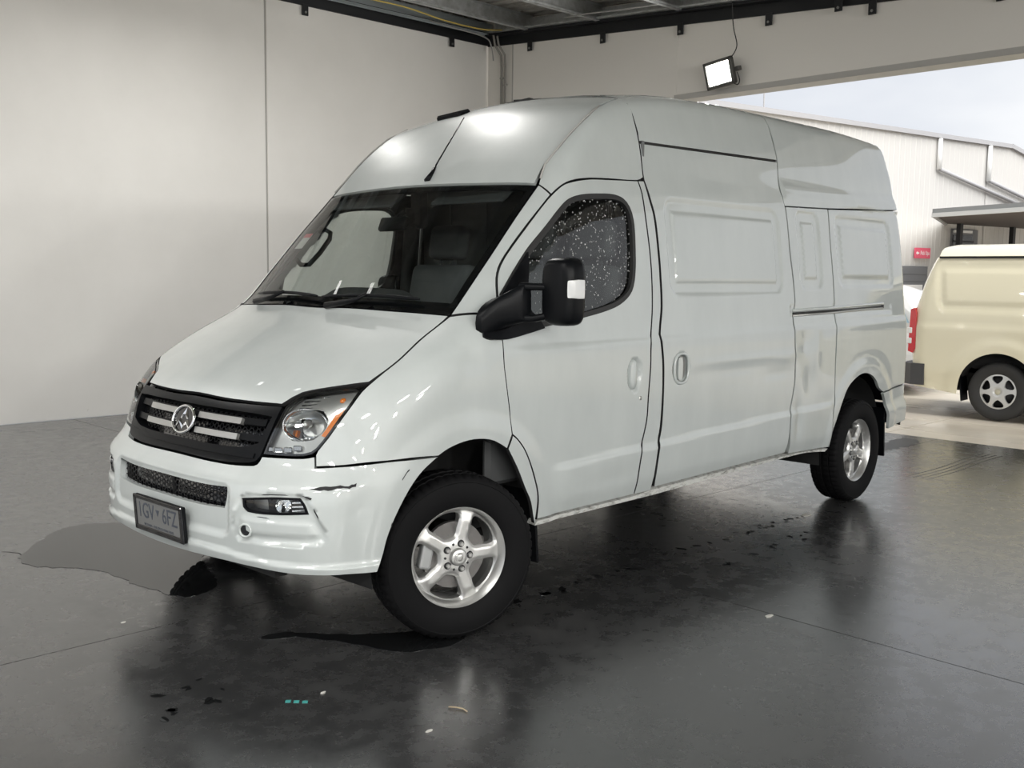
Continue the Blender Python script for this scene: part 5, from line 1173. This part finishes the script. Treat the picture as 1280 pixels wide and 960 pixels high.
# ---- cabin
ca = empty('cabin', (0, 0, 0), van)
bm = bmesh.new()
prism(bm, [(.12, .95), (.10, 1.27), (.16, 1.375), (.24, 1.39), (.36, 1.31), (.42, 1.15), (.34, .9)], -.76, .76, lambda u, v, d: (u, d, v))
obj('dashboard', bm, CABIN, ca)
bm = blob([((.16, 0, 1.39), .30, .05, (0, 1, 0), (0, 0, 1)), ((.22, 0, 1.42), .27, .065, (0, 1, 0), (0, 0, 1)), ((.33, 0, 1.42), .26, .06, (0, 1, 0), (0, 0, 1))], 26, 3)
obj('instrument_binnacle', bm, CABIN, ca, 50)
bm = bmesh.new(); tube(bm, [(.47+.09*math.sin(a), .42+.19*math.cos(a), 1.26+.165*math.sin(a)) for a in np.linspace(0, 2*math.pi, 40, False)], .015, 8, closed=True)
box(bm, (.47, .42, 1.26), (.04, .14, .10), (0, R(-30), 0), .01); box(bm, (.47, .42, 1.26), (.02, .36, .035), (0, R(-30), 0), .005)
tube(bm, [(.47, .42, 1.26), (.32, .42, 1.08)], .03, 8)
obj('steering_wheel', bm, BLACK, ca, 40)
for (y, w_) in ((.42, .50), (-.26, .44), (-.66, .40)):
    obj('seat_base', B(((.86, y, .86), (.52, w_, .20), (0, R(-6), 0), .05, 3), ((.86, y, .62), (.46, w_*.9, .36))), FABRIC, ca, 40)
    obj('seat_backrest', B(((1.14, y, 1.27), (.15, w_, .68), (0, R(12), 0), .05, 3)), FABRIC, ca, 40)
    obj('headrest', B(((1.22, y, 1.735), (.11, .27, .20), (0, R(10), 0), .04, 3), ((1.205, y-.06, 1.62), (.015, .015, .12)), ((1.205, y+.06, 1.62), (.015, .015, .12))), FABRIC, ca, 40)
obj('bulkhead', B(((1.40, 0, 1.40), (.02, 1.66, 1.70), None, .003), *[((1.385, y, 1.5), (.02, .05, 1.2), None, .006) for y in (-.6, -.3, 0, .3, .6)]), mat('bulkhead_grey', (.13, .135, .135), .7), ca)
obj('cab_floor', B(((.75, 0, .50), (1.4, 1.7, .04))), CABIN, ca)
hl_l = panel('headliner', sym([[.66, 0, 2.06, 1], [.72, -.70, 2.03, 1], [1.36, -.72, 2.2, 1], [1.36, 0, 2.3, 1]]), 'top', CABIN, ca, g=.12, off=-.09, th=0, mirror=False)
im = obj('interior_mirror', B(((.40, -.03, 1.800), (.03, .24, .075), (0, R(20), R(-8)), .014, 2), ((.44, -.03, 1.845), (.07, .02, .02), (0, R(-35), 0))), BLACK, ca, 40)
for sg in (1, -1):
    bm = bmesh.new(); hp = [(.361, .735, 1.621), (.355, .69, 1.594), (.394, .67, 1.595), (.462, .66, 1.662), (.528, .66, 1.738), (.542, .67, 1.774), (.519, .69, 1.791), (.514, .735, 1.783)]
    tube(bm, [(x, y*sg, z) for x, y, z in hp], .0135, 8); obj('grab_handle', bm, BLACK, ca, True)
    obj('sun_visor', B(((.62, .40*sg, 1.955), (.20, .50, .02), (0, R(-35), 0), .008)), CABIN, ca)
    bm = B(((.72, .875*sg, .98), (1.05, .05, .72), None, .02)); obj('door_card', bm, CABIN, ca)
    bm = bmesh.new(); tube(bm, [(1.27, .80*sg, 1.95), (1.28, .86*sg, 1.5), (1.28, .88*sg, 1.0)], .045, 8); obj('b_pillar_trim', bm, CABIN, ca, True); obj('cant_rail_trim', B(((1.30, .775*sg, 1.98), (.10, .08, .30), None, .02)), CABIN, ca)  # upper box added to block light leaking through the panel gap
obj('dash_papers', B(((.05, .30, 1.405), (.09, .12, .01), (0, R(-12), R(20)))), WHITEP, ca)

# ---- under the body
obj('underbody', B(((2.35, 0, .47), (4.3, 1.30, .22)), ((2.0, 0, .36), (3.0, .9, .08)), ((-.15, 0, .50), (.8, 1.1, .3)), ((2.2, 0, .50), (1.1, 1.86, .10)), ((-.70, 0, .55), (.06, 1.25, .40))), UNDER, van)
for x, r_ in ((0, .47), (3.87, .475)):
    for sg in (1, -1):
        bm = bmesh.new(); ring = []
        for k in range(19):
            a = R(-12+204*k/18); ring.append([bm.verts.new((x+r_*math.cos(a), y*sg, .40+r_*math.sin(a))) for y in (-.90, -.80, -.55)])
        for k in range(18):
            for j in range(2): bm.faces.new((ring[k][j], ring[k][j+1], ring[k+1][j+1], ring[k+1][j]))
        bm.faces.new([q_[2] for q_ in ring])
        bmesh.ops.recalc_face_normals(bm, faces=bm.faces[:]); obj('arch_liner', bm, UNDER, van, True)
for (x, z0, z1) in ((.455, .235, .60), (4.30, .26, .62)):
    for sg in (1, -1):
        obj('mud_flap', B(((x, -.865*sg, (z0+z1)/2), (.014, .20, z1-z0), (0, R(-5), 0), .005)), BLACK, van)

# ---- wheels
def rim_mesh():
    outer = np.array([(.199*math.cos(a), .199*math.sin(a)) for a in np.linspace(0, 2*math.pi, 90, False)]); hs = []
    for k in range(5):
        a0 = R(36+72*k); pts = []
        for r_, w_ in ((.092, 15), (.128, 21.5), (.165, 25), (.184, 23.5), (.190, 12), (.191, 0), (.190, -12), (.184, -23.5), (.165, -25), (.128, -21.5), (.092, -15), (.086, 0)):
            pts.append((r_*math.cos(a0+R(w_)), r_*math.sin(a0+R(w_)), 0))
        hs.append(ccw(spline(pts, .008)))
    V, T_, nb_ = tri([outer]+hs, .0085); r_ = np.hypot(V[:, 0], V[:, 1])
    dh = bdist(V, np.concatenate(hs))
    h = -.066-.014*sst(.02, .10, r_)*0-.010*(1-sst(.066, .085, r_))*0+.012*(1-sst(.0, .014, dh))+.010*sst(.15, .199, r_)-.004*(1-sst(.05, .075, r_))
    vv = [(a, c_, d) for (a, d), c_ in zip(V.tolist(), h.tolist())]; ff_ = T_.tolist(); s_ = 0
    for L in nb_:
        b0 = len(vv); vv += [(vv[s_+i][0]*1.0, vv[s_+i][1]+.035, vv[s_+i][2]) for i in range(L)]
        ff_ += [[s_+i, b0+i, b0+(i+1) % L, s_+(i+1) % L] for i in range(L)]; s_ += L
    me = bpy.data.meshes.new('rim'); me.from_pydata(vv, [], ff_)
    bm = bmesh.new(); bm.from_mesh(me)
    lathe(bm, [(.196, -.050), (.202, -.066), (.210, -.082), (.218, -.090), (.223, -.088), (.224, -.078), (.214, -.06), (.203, -.03), (.197, .08), (.215, .095)], 90)
    bmesh.ops.recalc_face_normals(bm, faces=bm.faces[:])
    bm.to_mesh(me); bm.free(); me.polygons.foreach_set('use_smooth', [True]*len(me.polygons)); me.set_sharp_from_angle(angle=R(38)); me.materials.append(ALLOY); return me
RIM = rim_mesh()
def tyre_mesh():
    bm = bmesh.new(); n_ = 216; prof = [(.214, -.075), (.216, -.088), (.226, -.096), (.245, -.104), (.285, -.110), (.315, -.106), (.325, -.104), (.328, -.106), (.334, -.103), (.347, -.094), (.355, -.080), (.357, -.052), (.350, -.050), (.350, -.044), (.3585, -.042), (.3590, -.012), (.351, -.010), (.351, .010), (.3590, .012), (.3585, .042), (.350, .044), (.350, .050), (.357, .052), (.355, .080), (.347, .094), (.325, .105), (.285, .110), (.245, .104), (.216, .088)]
    rings = []
    for k in range(n_):
        a = 2*math.pi*k/n_; row = []
        for i, (r_, h_) in enumerate(prof):
            sip = (k % 4 == 0)
            if sip and (9 <= i <= 11 or 22 <= i <= 24): r_ -= .007
            if sip and i in (14, 15, 18, 19): r_ -= .004
            row.append(bm.verts.new((r_*math.cos(a), h_, r_*math.sin(a))))
        rings.append(row)
    for k in range(n_):
        A, Bq = rings[k], rings[(k+1) % n_]
        for i in range(len(prof)-1): bm.faces.new((A[i], A[i+1], Bq[i+1], Bq[i]))
    bmesh.ops.recalc_face_normals(bm, faces=bm.faces[:])
    me = bpy.data.meshes.new('tyre'); bm.to_mesh(me); bm.free(); me.polygons.foreach_set('use_smooth', [True]*len(me.polygons)); me.set_sharp_from_angle(angle=R(35)); me.materials.append(TYRE); return me
TY = tyre_mesh()
def small(name, prof, n_, m):
    bm = bmesh.new(); lathe(bm, prof, n_); me = bpy.data.meshes.new(name); bm.to_mesh(me); bm.free(); me.polygons.foreach_set('use_smooth', [True]*len(me.polygons)); me.set_sharp_from_angle(angle=R(35)); me.materials.append(m); return me
CAP = small('hub_cap', [(0, -.096), (.018, -.0965), (.020, -.094), (.026, -.094), (.034, -.090), (.038, -.082), (.039, -.066)], 32, ALLOY)
MRK = small('hub_emblem', [(0, -.0985), (.008, -.0985), (.014, -.0965), (.0145, -.095)], 10, SATIN)
NUT = small('lug_nut', [(0, -.082), (.008, -.082), (.0105, -.079), (.011, -.062)], 6, SATIN)
NRC = small('nut_recess', [(.0, -.0705), (.0155, -.0708), (.0165, -.068)], 18, DARKM)
BHL = small('bolt_hole', [(0, -.0708), (.0055, -.0708), (.006, -.068)], 10, DARKM)
DSC = small('brake_disc', [(.05, -.01), (.06, -.03), (.145, -.03), (.147, -.012), (.06, -.01)], 48, BRAKE)
CLP = bpy.data.meshes.new('brake_caliper'); bm = bmesh.new(); box(bm, (-.125, -.022, .03), (.055, .05, .16), (0, R(12), 0), .012, 2); bm.to_mesh(CLP); bm.free(); CLP.materials.append(mat('caliper', (.42, .43, .43), .5, .4))
def part(me, par, loc=(0, 0, 0)):
    o = bpy.data.objects.new(me.name, me); C.objects.link(o); o.parent = par; o.location = loc; return o
def wheel(x, y, rotz, spin):
    wh = empty('wheel', (x, y, .359), van, (0, 0, rotz))
    part(TY, wh); rm_ = part(RIM, wh); rm_.rotation_euler = (0, spin, 0)
    part(CAP, wh); part(MRK, wh)
    for k in range(5):
        a = -spin+R(72*k); c_, s_ = math.cos(a), math.sin(a)
        part(NUT, wh, (.057*c_, 0, .057*s_)); part(NRC, wh, (.057*c_, 0, .057*s_))
        a += R(36); part(BHL, wh, (.057*math.cos(a), 0, .057*math.sin(a)))
    part(DSC, wh); part(CLP, wh)
STEER = R(-20)
wheel(.0, -.872, STEER, R(-2)); wheel(.0, .872, R(180)+STEER, R(10))
wheel(3.86, -.868, 0, R(18)); wheel(3.86, .868, R(180), R(31))
# rain drops on the side glass (real beads)
rnd = random.Random(5); bm = bmesh.new(); 
dwp = ccw(spline([(u[0], u[1], p_[3]) for u, p_ in zip(Proj('side').to([p_[:3] for p_ in D['side_window']]), D['side_window'])], .03))
dwp = inset(dwp, .03); c_ = []
while len(c_) < 900:
    q_ = (rnd.uniform(.2, 1.2), rnd.uniform(1.33, 1.95))
    if rnd.random() < .35+.65*((q_[0]-.2)+(q_[1]-1.33)*1.2)/1.6: c_.append(q_)
c_ = np.array(c_); c_ = c_[inside(c_, dwp)]; PW = cast(Proj('side'), c_, lambda P: FP(P)+.016)
for q_ in PW:
    r_ = rnd.choice((.0018, .0022, .0028, .0036)); k = 6
    ring = [bm.verts.new((q_[0]+r_*math.cos(2*math.pi*i/k), q_[1]-.0004, q_[2]+r_*1.25*math.sin(2*math.pi*i/k))) for i in range(k)]
    top_ = bm.verts.new((q_[0], q_[1]-r_*.75, q_[2]-r_*.15))
    for i in range(k): bm.faces.new((ring[i], ring[(i+1) % k], top_))
DROP = mat('rain_bead', (.75, .77, .76), .12); nodes(DROP)[2].inputs['Alpha'].default_value = .55
tag(obj('rain_drops', bm, DROP, fd[0], True), kind='stuff')
# ================================================================ ON THE FLOOR
WET = mat('standing_water', (.010, .0105, .011), .02, 0, 0, .55)
DAMP = mat('damp_mark', (.014, .014, .014), .22)
rn = random.Random(11)
def flat_poly(name, pts, m, z=.0015, th=.0015):
    bm = bmesh.new(); prism(bm, pts, .0003, z, lambda u, v, d: (u, v, d)); return obj(name, bm, m)
def wob(pts, a=.02, k=4):
    P = spline([(x, y, 0) for x, y in pts], .04); 
    return [(p[0]+rn.uniform(-a, a), p[1]+rn.uniform(-a, a)) for p in P]
tag(flat_poly('puddle', wob([(-.62, -.36), (-.50, -.44), (-.42, -.60), (-.36, -.72), (-.30, -.90), (-.10, -.98), (.06, -.92), (.10, -.80), (-.06, -.74), (-.14, -.72), (-.22, -.66), (-.34, -.56), (-.42, -.46), (-.52, -.34)], .008), WET), 'black puddle on the floor against the front wheel', 'puddle')
tag(flat_poly('puddle', wob([(-.86, 1.5), (-.64, 1.1), (-.62, .75), (-.57, .42), (-.50, .36), (-.34, .45), (-.2, .8), (.0, 1.2), (.05, 1.8), (-.3, 2.1), (-.6, 1.9)], .012), WET), 'shallow puddle on the floor left of the front bumper', 'puddle')
def specks(name, spots, m, label, group=None, elong=1.6):
    for (x, y, r_) in spots:
        a0 = rn.uniform(0, 3); pts = []
        for k in range(9):
            a = 2*math.pi*k/9; q = r_*rn.uniform(.6, 1.2); px, py = q*math.cos(a)*elong, q*math.sin(a)*.8
            pts.append((x+px*math.cos(a0)-py*math.sin(a0), y+px*math.sin(a0)+py*math.cos(a0)))
        tag(flat_poly(name, pts, m, .0012), label, 'water drop', group)
trail = []
for k in range(44):
    t = rn.random(); trail.append((.5+2.6*t+rn.uniform(-.05, .05), -.80-.10*t+rn.uniform(-.05, .05), rn.uniform(.007, .026)*(1.2-t*.5)))
specks('water_drop', trail, WET, 'dark water drip in the line of drips beside the rear half of the van', 'drips beside the van')
tr2 = [(rn.uniform(1.6, 3.0), 0, 0) for k in range(12)]
tr2 = [(x, -1.12-.05*(x-1.6)+rn.uniform(-.06, .06), rn.uniform(.008, .018)) for x, _, _ in tr2]
specks('water_drop', tr2, WET, 'small drip in the thin second line of drips', 'second line of drips')
sp3 = [(-1.22+rn.uniform(-.10, .22), -.66+rn.uniform(-.16, .10), rn.uniform(.008, .02)) for k in range(12)]
specks('water_drop', sp3, WET, 'dark drip in the cluster of drips left of the teal tape', 'drips on the near floor')
TEAL = mat('teal_tape', (.06, .32, .30), .5)
for k, lab in enumerate(('leftmost of the three small teal tape squares on the floor', 'middle one of the three teal tape squares', 'rightmost of the three small teal tape squares')):
    x, y = -.895+.020*(k-1), -.995-.024*(k-1)
    o = obj('tape_square', B(((x, y, .001), (.020, .020, .0016), (0, 0, R(-40)))), TEAL); tag(o, lab, 'tape')
bm = bmesh.new(); tube(bm, [(-.545, -1.43, .005), (-.53, -1.455, .006), (-.52, -1.48, .005), (-.525, -1.505, .004)], .0025, 6); tag(obj('twig', bm, mat('dry_twig', (.45, .36, .24), .7), None, True), 'thin dry twig lying on the floor in the foreground', 'twig')
LITTER = mat('litter', (.55, .54, .50), .7)
for (x, y, s, lab) in ((1.19, -1.76, .020, 'pale paper scrap on the sawn floor joint'), (3.19, -.93, .045, 'pale flat scrap just before the rear wheel'), (-.93, .25, .012, 'tiny pale chip on the left of the floor'), (-.72, -1.52, .012, 'tiny white chip on the near floor right of the tape'), (-.78, -1.0, .010, 'tiny white chip beyond the teal tape')):
    a0 = rn.uniform(0, 3); pts = [(x+s*rn.uniform(.6, 1.2)*math.cos(a0+k*1.05)*1.5, y+s*rn.uniform(.6, 1.2)*math.sin(a0+k*1.05)*.7) for k in range(6)]
    tag(flat_poly('litter_scrap', pts, LITTER, .004), lab, 'litter')
# rubber marks by the threshold
TMK = mat('tyre_rubber_mark', (.030, .030, .030), .45)
for j in range(4):
    pts = [(5.0, -.95), (5.6, -1.0), (6.2, -1.0), (6.8, -1.06), (7.05, -1.16)]
    P = spline([(x, y, 1 if i in (0, 4) else 0) for i, (x, y) in enumerate(pts)], .12)[:14]
    off = .055*(j-1.5); L = [(x, y+off+.0) for x, y in P]; Rr = [(x, y+off+.026*(x-4.7)/2.2) for x, y in P[::-1]]
    tag(flat_poly('tyre_mark', L+Rr, TMK, .001), 'dark curved tyre line in the set of tyre lines at the doorway', 'tyre mark', 'tyre lines at the doorway')
tag(flat_poly('tyre_mark', wob([(5.9, -.05), (6.3, -.10), (6.75, -.02), (6.95, -.12), (6.7, -.28), (6.3, -.28), (6.0, -.18)], .03), TMK, .001), 'blotchy dark tyre scuff left of the curved lines at the doorway', 'tyre mark')
# fine cracks with a little grit
CRK = mat('crack', (.006, .006, .006), .8)
pts = [(-.86, 1.81), (-.80, 1.72), (-.80, 1.60), (-.72, 1.45), (-.70, 1.30), (-.62, 1.15), (-.60, 1.02), (-.52, .9)]
P = [(x+rn.uniform(-.012, .012), y+rn.uniform(-.012, .012)) for x, y in spline([(x, y, 1) for x, y in pts], .03)[:60]]
P = P[:max(4, int(len(P)*.55))]
L = [(x, y) for x, y in P]+[(x+.006, y+.005) for x, y in P[::-1]]
tag(flat_poly('floor_crack', L, CRK, .0008), 'thin crack in the floor left of the front bumper', 'crack')
